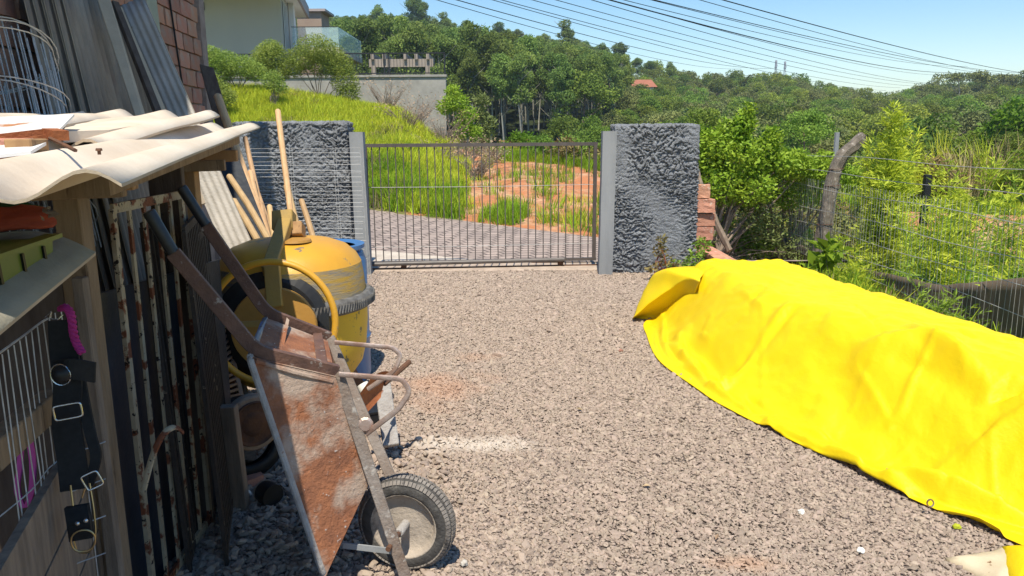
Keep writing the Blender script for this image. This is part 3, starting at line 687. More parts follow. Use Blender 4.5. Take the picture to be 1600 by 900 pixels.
for px, dist, s, tr, cr, nm, lb in [
    (884, 98, .8, CON[0], CON[1], 'conifer_tree', 'dark blue green conifer rising at the edge of the eucalyptus wood, left of the others'),
    (948, 92, .8, CON[0], CON[1], 'conifer_tree', 'dark conifer standing below the red roofed house on the hill'),
    (1067, 88, .72, CON[0], CON[1], 'conifer_tree', 'slim pointed dark conifer right of the lower orange roof'),
    (1480, 175, 1.25, FLAT[0], FLAT[1], 'flat_topped_tree', 'tall flat topped tree breaking the skyline on the right ridge'),
    (1545, 185, 1.1, FLAT[0], FLAT[1], 'flat_topped_tree', 'lower spreading flat topped tree at the right end of the ridge'),
    (1592, 170, 1.3, protos[7][0], protos[7][1], 'broadleaf_tree', 'dark rounded tree on the ridge at the far right edge'),
    (1585, 44, .95, protos[8][0], copy_col(protos[8][1], 'leaf_bright'), 'broadleaf_tree', 'bright yellow green spreading tree above the reeds on the right'),
    (1545, 50, .75, protos[9][0], copy_col(protos[9][1], 'leaf_bright'), 'broadleaf_tree', 'smaller bright green tree left of the yellow green one on the right'),
    (880, 62, .55, protos[6][0], protos[6][1], 'broadleaf_tree', 'low round green tree in front of the eucalyptus trunks'),
    (925, 55, .5, protos[9][0], protos[9][1], 'broadleaf_tree', 'round mid green tree just left of the right gate pillar top'),
    (1180, 58, .7, protos[10][0], protos[10][1], 'broadleaf_tree', 'olive rounded tree behind the vine covered fence'),
    (1390, 60, .7, protos[11][0], protos[11][1], 'broadleaf_tree', 'brownish olive rounded tree behind the tall bamboo'),
    (755, 66, .36, protos[7][0], protos[7][1], 'broadleaf_tree', 'small shrubby tree at the foot of the eucalyptus wood left of the gate centre')]:
    xx, yy = at_px(px, dist); plant_tree(0, xx, yy, s, px*.7, lb, None, crown=cr, trunk=tr, name=nm)
# small far houses and antennas on the hill
def far_house(px, py, d, wd_, label, wallm='house_white'):
    c = P(px, py, d); t = thing('hill_house', label, 'house', (c.x, c.y, c.z-3))
    MB().box((c.x, c.y, c.z-1.6), (wd_, 6, 2.8)).build('wall', wallm, t)
    mb = MB(); h = wd_/2+.5; z0 = c.z-.2
    mb.add([(c.x-h, c.y-3.6, z0), (c.x+h, c.y-3.6, z0), (c.x+h, c.y+3.6, z0), (c.x-h, c.y+3.6, z0), (c.x-h+.5, c.y, z0+1.5), (c.x+h-.5, c.y, z0+1.5)], [(0, 1, 5, 4), (2, 3, 4, 5), (1, 2, 5), (3, 0, 4), (3, 2, 1, 0)]); mb.build('roof', 'roof_tile', t)
    for k in (-1, 1): MB().box((c.x+k*wd_*.25, c.y-3.02, c.z-1.3), (1.1, .08, 1)).build('window', 'window_dark', t)
far_house(940, 124, 150, 3.6, 'upper red roofed house half hidden by trees on the hill')
far_house(1002, 136, 140, 3.6, 'lower orange roofed house among the trees on the hill')
def antenna(px, py, d, h, label):
    c = P(px, py, d); t = thing('antenna_mast', label, 'antenna', (c.x, c.y, c.z-h))
    mb = MB(); b = Vector((c.x, c.y, c.z-h))
    for a in range(3):
        o_ = Vector((math.cos(a*2.09), math.sin(a*2.09), 0)); mb.tube([b+o_*.7, b+o_*.2+Vector((0, 0, h))], .06, 4)
    for k in range(8):
        z_ = h*k/8; mb.tube([b+Vector((.6, 0, z_)), b+Vector((-.3, .4, z_+h/8))], .04, 4)
    mb.build('mast', 'antenna', t); MB().lathe([(.2, h*.84), (.3, h*.86), (.3, h*.97), (.2, h)], b, n=10).build('antenna_drum', 'antenna', t)
antenna(1213, 94, 215, 14, 'thicker antenna mast on the wooded ridge under the power lines')
antenna(1227, 96, 225, 14, 'thin antenna mast just right of the thicker one on the ridge')

# ------------------------------------------------------------------ overhead power lines
WIRES = [((700, 5), (1125, 107), 1, 'lowest'), ((714, 0), (1170, 106), 1.3, 'second lowest'), ((770, 0), (1340, 138), 1, 'third from the bottom'), ((784, 0), (1362, 134), 1, 'fourth from the bottom'),
         ((832, 0), (1397, 132), 1, 'fifth from the bottom'), ((869, 0), (1417, 129), 1, 'sixth from the bottom'), ((925, 0), (1440, 129), 1.1, 'seventh from the bottom'),
         ((953, 0), (1448, 112), 2.0, 'thick dark one in the middle'), ((962, 2), (1443, 116), 1, 'thin one just under the thick cable'), ((975, 0), (1473, 103), 1, 'sixth from the top'),
         ((1018, 0), (1570, 118), 1, 'fifth from the top'), ((1023, 0), (1576, 113), 1.3, 'fourth from the top'), ((1094, 0), (1592, 119), 1, 'second from the top'), ((1130, 0), (1640, 119), 1.6, 'topmost')]
for (a_, b_, r_, nm) in WIRES:
    A = Vector(P(*a_, 24)); B = Vector(P(*b_, 78)); d_ = B-A; pts = []
    for k in range(-7, 31):
        t_ = k/23; q = A+d_*t_; q.z -= .35*(1-(2*t_-1)**2); pts.append(q)
    solo(MB().tube(pts, .011*r_, 5), 'power_line', 'cable', 'overhead power line crossing the sky, the %s' % nm if 'one' in nm else 'overhead power line crossing the sky, the %s of the bundle' % nm, 'power line', A, 'overhead power lines')

# ------------------------------------------------------------------ house, terrace wall and railing on the left rise
WL = thing('terrace_wall', 'long grey rendered terrace wall under the black railing', 'wall', (-8, 33, 2))
MB().box8([(-16, 33, 1.6), (-2.72, 33, 1.6), (-2.72, 33.35, 1.6), (-16, 33.35, 1.6), (-16, 33, 3.98), (-2.69, 33, 3.98), (-2.69, 33.35, 3.98), (-16, 33.35, 3.98)]).build('wall_face', 'concrete_old', WL)
MB().box((-9.35, 33.17, 4.02), (13.4, .46, .09)).build('coping', 'concrete_old', WL)
RL = thing('terrace_railing', 'black metal railing along the top of the terrace wall', 'railing', (-8, 33.17, 4.06))
MB().box((-9.35, 33.17, 4.94), (13.3, .06, .05)).build('top_rail', 'railing_black', RL)
MB().box((-9.35, 33.17, 4.14), (13.3, .05, .04)).build('bottom_rail', 'railing_black', RL)
pm_ = None
for x_ in (-2.74, -5.05, -5.25, -7.6, -7.8, -10.4, -12.8):
    MB().box((x_, 33.17, 4.5), (.06, .06, .88)).build('post', 'railing_black', RL)
bal = None
for k in range(100):
    x_ = -2.9-k*.13
    if bal is None: o = MB().box((0, 0, 0), (.016, .016, .78)).build('baluster', 'railing_black', None); bal = o.data; bpy.data.objects.remove(o)
    link('baluster', bal, RL, Vector((x_, 33.17, 4.54))-RL.location)
# pergola behind the railing
PG = thing('pergola', 'beige beamed pergola roof standing behind the black railing', 'pergola', tuple(P(627, 118, 42)))
a = P(577, 96, 42); b = P(677, 96, 42); MB().box((((a.x+b.x)/2), a.y, a.z-.1), ((b.x-a.x), .2, .42)).build('beam', 'pergola', PG)
for x_ in (584, 668):
    q = P(x_, 100, 42); MB().box((q.x, q.y, q.z-.95), (.24, .24, 1.7)).build('post', 'pergola', PG)
for x_ in (583, 601, 634, 651, 669):
    q = P(x_, 90, 42); MB().box((q.x, q.y+1.2, q.z+.03), (.16, 3.0, .3)).build('rafter', 'pergola', PG)
# house, its side wall running back and to the left
HS = thing('house', 'beige two storey house with a wide white eave at the top left', 'house', (-14, 38, 3))
hx = P(457, 40, 38).x; hxl = -22
z_base = P(400, 86, 38).z-1; z_top = P(457, -2, 38).z
def hb(x0, x1, y0, y1, z0, z1, name, mat, par=None):
    f_ = lambda x_, y_: x_-.18*(y_-38)
    return MB().box8([(f_(x0, y0), y0, z0), (f_(x1, y0), y0, z0), (f_(x1, y1), y1, z0), (f_(x0, y1), y1, z0), (f_(x0, y0), y0, z1), (f_(x1, y0), y0, z1), (f_(x1, y1), y1, z1), (f_(x0, y1), y1, z1)]).build(name, mat, par or HS)
hb(hxl, hx, 38, 46, z_base, z_top, 'wall', 'house_beige')
hb(hxl, hx+.62, 35.95, 46.2, z_top-.02, z_top+.5, 'eave', 'house_white')
hb(hx+.62, hx+.74, 35.85, 46.3, z_top-.06, z_top+.56, 'fascia', 'fascia'); hb(hxl, hx+.74, 35.82, 35.94, z_top-.06, z_top+.56, 'fascia', 'fascia')
for y0_, y1_ in ((38.7, 39.3), (39.9, 40.4), (43.2, 44.8)):
    wq = hb(hx-.02, hx+.03, y0_, y1_, z_top-3, z_top-.35, 'window', 'window_dark')
    hb(hx+.032, hx+.06, y0_-.1, y0_, z_top-3, z_top-.3, 'frame', 'house_white', wq); hb(hx+.032, hx+.06, y1_, y1_+.1, z_top-3, z_top-.3, 'frame', 'house_white', wq)
hb(hx+.05, hx+.3, 41.2, 41.5, z_base, z_top-.02, 'column', 'house_white'); hb(hx+.05, hx+.25, 42.3, 42.6, z_base, z_top-.02, 'column', 'house_white')
q = P(341.5, 20, 38); MB().box((q.x, 37.97, q.z), (.14, .1, .35)).build('wall_lamp', 'window_dark', HS)
a = P(480, 55, 48); b = P(516, 27, 48); MB().box(((a.x+b.x)/2, 49, (b.z+z_base)/2), (b.x-a.x, 2, b.z-z_base)).build('rear_wing', 'house_tan', HS); MB().box(((a.x+b.x)/2+.1, 49, b.z+.05), (b.x-a.x+.4, 2.4, .14)).build('rear_roof', 'fascia', HS)
bx1 = P(540, 65, 39.5).x; gzt = P(500, 50, 39.5).z; gzb = P(500, 79, 39.5).z
MB().box(((hx+bx1)/2+.03, 42.5, gzb-.15), (bx1-hx, 6, .28)).build('balcony_slab', 'house_beige', HS)
MB().box(((hx+bx1)/2+.02, 39.55, (gzt+gzb)/2), (bx1-hx-.04, .02, gzt-gzb)).build('glass_panel', 'glass_blue', HS)
MB().box((bx1, 42.5, (gzt+gzb)/2), (.02, 5.8, gzt-gzb)).build('glass_panel', 'glass_blue', HS)
MB().box(((hx+bx1)/2, 39.55, gzt+.02), (bx1-hx, .03, .03)).build('glass_rail', 'railing_black', HS)

# ------------------------------------------------------------------ shrubs
def shrub(name, label, cat, base, lobes, n, size, mat, asp=.35, stems=9, seed=0, stemmat='twig', up=.3, sr=.02, shell=.35, group=None):
    t = thing(name, label, cat, base, group); rr = random.Random(seed)
    mb = MB()
    for k in range(stems):
        l = lobes[k % len(lobes)]; e = Vector((l[0]*.9+rr.uniform(-.1, .1), l[1]*.9, l[2])); b0 = Vector((rr.uniform(-.12, .12), rr.uniform(-.12, .12), 0))
        mb.tube([b0, b0.lerp(e, .45)+Vector((rr.uniform(-.12, .12), rr.uniform(-.12, .12), .08)), e], [sr, sr*.7, sr*.25], 5)
        for _ in range(2):
            f_ = b0.lerp(e, rr.uniform(.5, .8)); g_ = f_+Vector((rr.uniform(-1, 1), rr.uniform(-1, 1), rr.uniform(.2, 1)))*.5*l[3]; mb.tube([f_, g_], [sr*.5, sr*.15], 4)
    me = bpy.data.meshes.new('stem'); me.from_pydata(mb.v, [], mb.f); me.materials.append(MATS[stemmat]); me.update(); link('stem', me, t)
    if n:
        c = lobes_points(lobes, n, seed, shell); V, Fc = leaf_quads(c, size, asp, up=up, seed=seed); link('foliage', leaf_mesh('foliage', mat, V, Fc), t)
    return t
def at_ground(px, dist): xx = (px-800)/1200*dist; return (xx, dist, gz(xx, dist)-.02)
def rlobes(n, w_, d_, h0, h1, r_, seed):
    rr = random.Random(seed); return [(rr.uniform(-1, 1)*w_, rr.uniform(-1, 1)*d_, rr.uniform(h0, h1), r_*rr.uniform(.6, 1.2), r_*rr.uniform(.6, 1.1)) for _ in range(n)]
b_ = at_ground(508, 28)
shrub('leafy_shrub', 'tall bright green feathery shrub in front of the terrace wall', 'shrub', b_, [(-0.55, 0.00, 1.78, 0.65, 0.54), (0.00, 0.00, 2.21, 0.78, 0.61), (0.44, 0.00, 1.99, 0.65, 0.54), (-0.88, 0.00, 1.47, 0.52, 0.47), (0.83, 0.00, 1.52, 0.59, 0.54), (0.22, 0.30, 1.58, 0.78, 0.54), (1.04, 0.00, 0.84, 0.55, 0.68), (1.16, 0.00, 0.37, 0.45, 0.47)], 15000, .085, 'leaf_feather', seed=1).scale = (.95, .95, .84)
shrub('leafy_shrub', 'loose green shrub left of the tallest one, under the house wall', 'shrub', at_ground(437, 28), [(0.00, 0.00, 1.58, 0.65, 0.54), (-0.33, 0.00, 1.16, 0.52, 0.54), (0.33, 0.00, 0.95, 0.45, 0.47), (0.11, 0.00, 1.89, 0.45, 0.41)], 8000, .085, 'leaf_feather', seed=2).scale = (.95, .95, .84)
shrub('leafy_shrub', 'low spreading green shrub beside the brick wall end', 'shrub', at_ground(385, 27), [(-0.44, 0.00, 1.26, 0.65, 0.47), (0.22, 0.00, 1.05, 0.65, 0.47), (-0.88, 0.00, 1.42, 0.52, 0.47), (0.66, 0.00, 0.84, 0.52, 0.41), (-0.66, 0.00, 0.84, 0.65, 0.54)], 11000, .085, 'leaf_feather', seed=3).scale = (.95, .95, .84)
shrub('leafy_shrub', 'short green shrub at the left edge of the grassy rise', 'shrub', at_ground(350, 24), [(-0.22, 0.00, 1.26, 0.65, 0.54), (0.22, 0.00, 0.95, 0.52, 0.47), (-0.55, 0.00, 1.58, 0.45, 0.41)], 6500, .085, 'leaf_feather', seed=4).scale = (.95, .95, .84)
shrub('leafy_shrub', 'thin small shrub with bare stems in front of the terrace wall', 'shrub', at_ground(440, 25.5), [(0.00, 0.00, 1.10, 0.39, 0.41), (0.17, 0.00, 0.84, 0.39, 0.27)], 1800, .08, 'leaf_feather', seed=5).scale = (.95, .95, .84)
shrub('young_tree', 'bright green young tree at the right end of the terrace wall', 'tree', at_ground(716, 30), [(0, 0, 1.7, .5, .4), (-.4, 0, 1.5, .35, .3), (.4, 0, 1.2, .45, .4), (.3, 0, .7, .45, .45), (-.1, 0, 2.1, .3, .25), (.7, 0, .6, .3, .3)], 4200, .12, 'leaf_vine', seed=6)
shrub('young_tree', 'pale thin leaved sapling right of the terrace wall end', 'tree', at_ground(757, 33), [(0, 0, 1.9, .35, .3), (-.1, 0, 1.4, .3, .3), (.2, 0, 1.0, .4, .4), (0, 0, .5, .5, .4)], 1500, .16, 'leaf_olive', seed=7)
for k, (px, ds, w_, h_) in enumerate([(612, 29, .8, 1.2), (655, 28, 1.0, 1.3), (700, 27, 1.1, 1.2), (640, 25, 1.0, .9), (690, 23, 1.0, .95), (735, 24, .9, .9), (745, 21, .6, .8), (772, 24, .6, .6)]):
    t = shrub('dry_shrub', 'leafless brown twiggy shrub on the slope, %s' % ['tallest against the middle of the terrace wall', 'second against the terrace wall', 'against the right end of the terrace wall', 'on the grass below the wall middle', 'in the middle of the twiggy patch', 'right side of the twiggy patch', 'nearest, above the red dirt edge', 'rightmost and smallest, beside the sapling'][k], 'shrub', at_ground(px, ds), rlobes(26, w_, .5, h_*.4, h_, .25, k+50), 260, .07, 'dead_leaf', stems=52, seed=k+50, sr=.012, group='dry shrubs on the slope')
for k, (px, ds, mt, lb) in enumerate([(868, 25, 'leaf_broad', 'low green bush on the skyline of the dirt plot'), (905, 24.5, 'leaf_rusty', 'reddish brown bush on the skyline left of the right gate post'), (835, 27, 'leaf_bright', 'small bright bush at the top of the dirt track'), (930, 27, 'leaf_broad', 'green bush touching the right gate post on the skyline')]):
    shrub('low_bush', lb, 'bush', at_ground(px, ds), rlobes(7, .7, .4, .15, .5, .4, k+70), 1500, .14, mt, seed=k+70, stems=5)
# broken crate pile at the top of the track
c = Vector(at_ground(806, 27)); mb = MB(); rr = random.Random(4)
for k in range(9): 
    a = rr.uniform(-1, 1); mb.bar(c+Vector((-.55, a*.2, .06+k*.045)), c+Vector((.55, a*.2+rr.uniform(-.3, .3), .06+rr.uniform(0, .45))), .08, .025)
solo(mb, 'wood_pile', 'wood_beam', 'small pile of reddish wooden boards at the top of the dirt track', 'wood pile', c)

# ------------------------------------------------------------------ grass
def tuft(name, n, h, wd_, spread, mat, seed, lean=.35):
    r = np.random.default_rng(seed); V = []; Fc = []
    for k in range(n):
        a = r.uniform(0, 6.28); b = r.normal(0, spread, 2); hh = h*r.uniform(.5, 1.1); l = r.uniform(.05, lean)*hh; w_ = wd_*r.uniform(.6, 1.2); sx, sy = -math.sin(a)*w_/2, math.cos(a)*w_/2; cx, cy = math.cos(a)*l, math.sin(a)*l
        i0 = len(V); V += [(b[0]-sx, b[1]-sy, 0), (b[0]+sx, b[1]+sy, 0), (b[0]+cx*.35+sx*.8, b[1]+cy*.35+sy*.8, hh*.6), (b[0]+cx*.35-sx*.8, b[1]+cy*.35-sy*.8, hh*.6), (b[0]+cx+sx*.15, b[1]+cy+sy*.15, hh), (b[0]+cx-sx*.15, b[1]+cy-sy*.15, hh)]
        Fc += [(i0, i0+1, i0+2, i0+3), (i0+3, i0+2, i0+4, i0+5)]
    return mesh_np(name, V, Fc, mat)
T_g = [tuft('grass_tuft', 20, .3, .016, .09, 'grass_leaf', k, .9) for k in range(3)]; T_y = [tuft('grass_tuft', 20, .26, .016, .09, 'grass_gold', k+5, .9) for k in range(3)]; T_d = [tuft('grass_tuft', 12, .26, .02, .07, 'grass_dry', k+9, .8) for k in range(2)]
def field(name, label, n, fx, fy, acc, choose, hs, seed):
    r = np.random.default_rng(seed); x = r.uniform(*fx, n); y = r.uniform(*fy, n); k = acc(x, y, r.random(n)); x, y = x[k], y[k]; n = len(x)
    z = hz(x, y)-.02; s = r.uniform(.6, 1.25, n)*hs; pat = np.sin(x*1.7+2*np.sin(y*.9))*np.sin(y*1.1+x*.4)+.5*np.sin(x*4.3+y*2.7)*np.sin(y*3.9-x)+r.normal(0, .4, n); idx = choose(pat, x, y, r)
    o = scatter(name, np.stack([x, y, z], -1), np.stack([r.normal(0, .1, n), r.normal(0, .1, n), r.uniform(0, 6.28, n)], -1), np.stack([s, s, s*r.uniform(.7, 1.3, n)], -1), idx, T_g+T_y+T_d)
    tag(o, label, 'grass', kind='stuff'); return o
def mound_acc(x, y, q):
    b = y-road_far(x); edge = -.8-.13*(y-17)-.25*np.sin(y*1.3)
    return (b > .05) & (x < edge) & (q < np.where(y > 24, .75, 1)) & (x > -.42*y-1)
field('bank_grass', 'long sunlit yellow green grass covering the bank beyond the gate and below the terrace wall', 60000, (-13, -1.2), (14, 33), mound_acc,
      lambda p, x, y, r: np.where((p > -.15+.9*np.clip((19.5-y)/3, -1, 1)), 3+r.integers(0, 3, len(p)), np.where(p < -1.0, 6, r.integers(0, 3, len(p)))), 1.0, 21)
def plot_acc(x, y, q):
    b = y-road_far(x); pat = np.sin(x*2.3+1.2*np.sin(y*1.1))+np.sin(y*1.7+x)
    right = ((x > .55) & (pat > .35) & (b < 9)) | ((x > 1.05) & (b < 4) & (pat > -.4)); top = (b > 9.8)&(x>-.6); tw = np.exp(-((x-.1)**2/.03+(y-16.5)**2/.6)); tw2 = np.exp(-((x+.35)**2/.06+(y-15.6)**2/.3)); tw3 = np.exp(-((x+1.35)**2/.06+(y-16.8)**2/1.2))
    return (b > .05) & (x < 3.6) & ((right & (q < .07)) | (top & (q < .45)) | (q < 1.3*(tw+tw2+tw3)*(np.sin(x*9+y*5) > -.3)) | (q < .012))
field('plot_grass', 'patches of green weeds and grass growing on the red dirt plot beyond the road', 14000, (-1.8, 3.6), (13, 27), plot_acc, lambda p, x, y, r: np.where(p > .9, 3+r.integers(0, 3, len(p)), r.integers(0, 3, len(p))), .95, 22)
def right_acc(x, y, q): return (x > 4.15) & (q < .9) & ((x-800*0)/y < .8) & ~((y+.25*(x-8) > 12.5) & (y+.25*(x-8) < 15.8) & (x > 6.6))
field('fence_grass', 'low green grass and weeds on the neighbouring plot beyond the wire fence', 40000, (4.1, 16), (4, 27), right_acc, lambda p, x, y, r: np.where(p > .8, 6+r.integers(0, 2, len(p)), np.where(p > .2, 3+r.integers(0, 3, len(p)), r.integers(0, 3, len(p)))), .8, 23)
def strip_acc(x, y, q): return (x > 2.62) & (x < 4.1) & (q < .8) & ~((y > 7.4) & (x < 3.5))
field('verge_grass', 'short dry grass strip between the yellow tarpaulin and the wire fence', 6000, (2.6, 4.1), (2.5, 9.5), strip_acc, lambda p, x, y, r: np.where(p > .0, 6+r.integers(0, 2, len(p)), r.integers(0, 6, len(p))), .95, 24)
# ------------------------------------------------------------------ brick building wall on the left
def wallx(y): return -2.0-.117*y
WD = Vector((-.117, 1, 0)).normalized(); WN = Vector((WD.y, -WD.x, 0))   # WN points to the yard
def wp(y, z, out=0): return Vector((wallx(y), y, z))+WN*out
YE = 7.5; WTOP = 4.69
wall = thing('brick_wall', 'weathered red brick building wall rising behind the leaning sheets on the left', 'wall', tuple(wp(4, 0)))
MB().box8([wp(.2, -.1, -.16), wp(.2, -.1, -.012), wp(YE-.12, -.1, -.012), wp(YE-.12, -.1, -.16), wp(.2, WTOP, -.16), wp(.2, WTOP, -.012), wp(YE-.12, WTOP, -.012), wp(YE-.12, WTOP, -.16)]).build('mortar_backing', 'mortar', wall)
bmesh_v = []
for k in range(4):
    bm = bmesh.new(); bmesh.ops.create_cube(bm, size=1); bmesh.ops.subdivide_edges(bm, edges=bm.edges[:], cuts=2, use_grid_fill=True)
    for v in bm.verts:
        q = Vector((v.co.x*.05, v.co.y*.28, v.co.z*.128)); v.co = q+mn.noise_vector(q*18+Vector((k*9, 0, 0)))*.007
    me = bpy.data.meshes.new('brick'); bm.to_mesh(me); bm.free(); me.materials.append(MATS['brick_red']); bmesh_v.append(me)
rr = random.Random(2); ang_w = math.atan2(.117, 1)
for r_ in range(11):
    z_ = 1.38+r_*.145
    for k in range(15):
        y_ = 3.3+k*.295+(.147 if r_ % 2 else 0)
        if y_ > YE-.16: continue
        o = link('brick', bmesh_v[rr.randrange(4)], wall, wp(y_, z_, -.012+rr.uniform(-.006, .006))-wall.location); o.rotation_euler = (rr.uniform(-.01, .01), 0, ang_w+rr.uniform(-.012, .012))
# plain rendered courses and rough mortar strip, the edge frame at the wall end
MB().box8([wp(6.05, 1.3, .0), wp(6.05, 1.3, .028), wp(6.3, 1.3, .028), wp(6.3, 1.3, .0), wp(5.9, 3.2, .0), wp(5.9, 3.2, .028), wp(6.12, 3.2, .028), wp(6.12, 3.2, .0)]).build('mortar_strip', 'plaster_green', wall)
MB().box8([wp(YE-.14, -.1, -.16), wp(YE-.14, -.1, .03), wp(YE+.03, -.1, .03), wp(YE+.03, -.1, -.16), wp(YE-.14, WTOP, -.16), wp(YE-.14, WTOP, .03), wp(YE+.03, WTOP, .03), wp(YE+.03, WTOP, -.16)]).build('corner_render', 'mortar', wall)
MB().box8([wp(3.2, 1.3, .0), wp(3.2, 1.3, .02), wp(3.68, 1.3, .02), wp(3.68, 1.3, .0), wp(3.2, 3.2, .0), wp(3.2, 3.2, .02), wp(3.64, 3.2, .02), wp(3.64, 3.2, .0)]).build('plaster_patch', 'plaster_green', wall)
MB().box8([wp(2.6, -.1, -.16), wp(2.6, -.1, .012), wp(3.2, -.1, .012), wp(3.2, -.1, -.16), wp(2.6, WTOP, -.16), wp(2.6, WTOP, .012), wp(3.2, WTOP, .012), wp(3.2, WTOP, -.16)]).build('side_render', 'plaster_green', wall)
MB().box8([wp(.2, 4.7, -.1), wp(.2, 4.7, .36), wp(5.9, 4.7, .36), wp(5.9, 4.7, -.1), wp(.2, 4.82, -.1), wp(.2, 4.82, .36), wp(5.9, 4.82, .36), wp(5.9, 4.82, -.1)]).build('roof_eave', 'concrete_old', wall)
solo(MB().tube(smoothpath([wp(6.45, 3.1, .02), wp(6.55, 2.5, .025), wp(6.68, 2.0, .02), wp(6.8, 1.4, .03)], 5), .008, 6), 'black_cable', 'cable', 'thin black cable hanging down the brick wall', 'cable', wp(6.8, 1.4))

# ------------------------------------------------------------------ leaning sheets
def wavy_sheet(origin, ax_l, ax_w, nrm, L_, W_, pitch, amp, th, name, mat, label=None, cat=None, group=None, warp=.0, parent=None, nl=10, npw=8, edge='sheet_edge', rag=0):
    """corrugated sheet: waves run along ax_l, profile across ax_w"""
    origin = Vector(origin); al = Vector(ax_l).normalized(); n0 = Vector(nrm); aw = Vector(ax_w); aw = (aw-al*aw.dot(al)).normalized(); nn = al.cross(aw).normalized()
    if nn.dot(n0) < 0: nn = -nn
    nw = max(8, int(W_/pitch*npw)); V = []; Fs = []; mi = []
    for s_ in (0, 1):
        for i_ in range(nl+1):
            for j_ in range(nw+1):
                u = L_*i_/nl; v_ = W_*j_/nw
                u2 = u+(rag*mn.noise(Vector((v_*9, i_*.0, 3))) if i_ in (0, nl) else 0)
                h = amp*.5*math.sin(2*math.pi*v_/pitch)+warp*mn.noise(Vector((u*.9, v_*1.3, 5)))
                V.append(origin+al*u2+aw*v_+nn*(h-th*s_))
    K = (nl+1)*(nw+1)
    for i_ in range(nl):
        for j_ in range(nw):
            a_ = i_*(nw+1)+j_; Fs.append((a_, a_+1, a_+nw+2, a_+nw+1)); mi.append(0); Fs.append((K+a_+nw+1, K+a_+nw+2, K+a_+1, K+a_)); mi.append(0)
    for i_ in range(nl):
        for j_ in (0, nw):
            a_ = i_*(nw+1)+j_; Fs.append((a_, a_+nw+1, K+a_+nw+1, K+a_)); mi.append(1)
    for j_ in range(nw):
        for i_ in (0, nl):
            a_ = i_*(nw+1)+j_; Fs.append((a_, a_+1, K+a_+1, K+a_)); mi.append(1)
    off = parent_world(parent) if parent else origin
    me = bpy.data.meshes.new(name); me.from_pydata([tuple(v-off) for v in V], [], Fs); me.materials.append(MATS[mat]); me.materials.append(MATS[edge])
    for p_, m_ in zip(me.polygons, mi): p_.material_index = m_; p_.use_smooth = (m_ == 0)
    o = link(name, me, parent, None if parent else origin); return tag(o, label, cat, group)
def lean(top, bot, wdir, W_, **k):
    top = Vector(top); bot = Vector(bot); wavy_sheet(bot, top-bot, wdir, WN+Vector((0, 0, .3)), (top-bot).length, W_, **k)
# dark stack of ribbed sheets
for k in range(7):
    o_ = .022*k; e = .03*((k*37) % 5-2)
    T = P(58+2*k, -60, 3.72+.02*k)+WN*(o_-.09)+Vector((0, e*.3, 0)); B_ = Vector((-1.86, 3.62, 0))+WN*(o_*1.3)+Vector((0, e, 0))
    lean(T, B_, (-.1, 1, 0), .98 if k < 6 else .84, pitch=.062, amp=.026, th=.005, name='ribbed_sheet', mat='sheet_gray', cat='roof sheet', npw=6,
         label=('uppermost dark grey ribbed sheet leaning on the brick wall in the stack' if k == 6 else 'dark grey ribbed sheet in the leaning stack, number %s from the outside' % ['', 'two', 'three', 'four', 'five', 'six', 'seven'][6-k]), group='ribbed sheets leaning on the brick wall')
def plank(pts4, th, name, mat, label, cat, group=None, nrm=None):
    q = [Vector(p) for p in pts4]; solo(MB().slab(q, th, nrm), name, mat, label, cat, q[0], group, bevel=.002)
Nn = (WN+Vector((0, 0, .3))).normalized()
def leanplank(t0, t1, b1, b0, dt, db, ext, th, name, mat, label, cat, group=None):
    a, b = P(*t0, dt), P(*t1, dt+.03); c_, d_ = P(*b1, db+.03), P(*b0, db)
    c_ = b+(c_-b)*ext; d_ = a+(d_-a)*ext
    plank([a, b, c_, d_], th, name, mat, label, cat, group)
leanplank((145, -20), (166, -20), (229, 188), (213, 188), 4.15, 3.95, 1.9, .02, 'leaning_board', 'sheet_edge', 'narrow pale beige board leaning beside the dark ribbed sheets', 'board')
leanplank((172, 5), (182, 8), (254, 190), (244, 190), 4.45, 4.3, 1.7, .03, 'leaning_board', 'wood_dark', 'narrow dark strip standing in for the shaded gap between the two sheet stacks', 'board')  # added dark strip, its colour stands for the shade in the gap
leanplank((180, 12), (188, 14), (263, 190), (256, 190), 4.5, 4.35, 1.7, .02, 'leaning_board', 'sheet_edge', 'thin beige edged board leaning against the pale fibre cement sheet', 'board')
T = P(186, 12, 4.62); B_ = P(352, 392, 4.55); B2 = T+(B_-T)*1.45
wavy_sheet(B2, T-B2, P(297, 190, 4.6)-P(262, 190, 4.6), WN, (T-B2).length, .165, pitch=.04, amp=.008, th=.012, name='fibre_cement_sheet', mat='sheet_pale', label='narrow pale grey ribbed sheet leaning, its lower half lit by the sun', cat='roof sheet', npw=6, nl=16)
leanplank((312, 104), (334, 110), (366, 214), (342, 214), 6.1, 6.0, 2.4, .04, 'leaning_board', 'wood_dark', 'dark weathered plank leaning at the far end of the brick wall', 'board')
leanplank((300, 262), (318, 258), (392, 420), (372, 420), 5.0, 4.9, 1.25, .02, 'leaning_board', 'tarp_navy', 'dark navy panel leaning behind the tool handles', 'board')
leanplank((336, 250), (372, 244), (440, 420), (392, 420), 5.5, 5.4, 1.2, .02, 'leaning_board', 'tarp_navy', 'black panel leaning behind the wooden tool handles near the mixer', 'board')

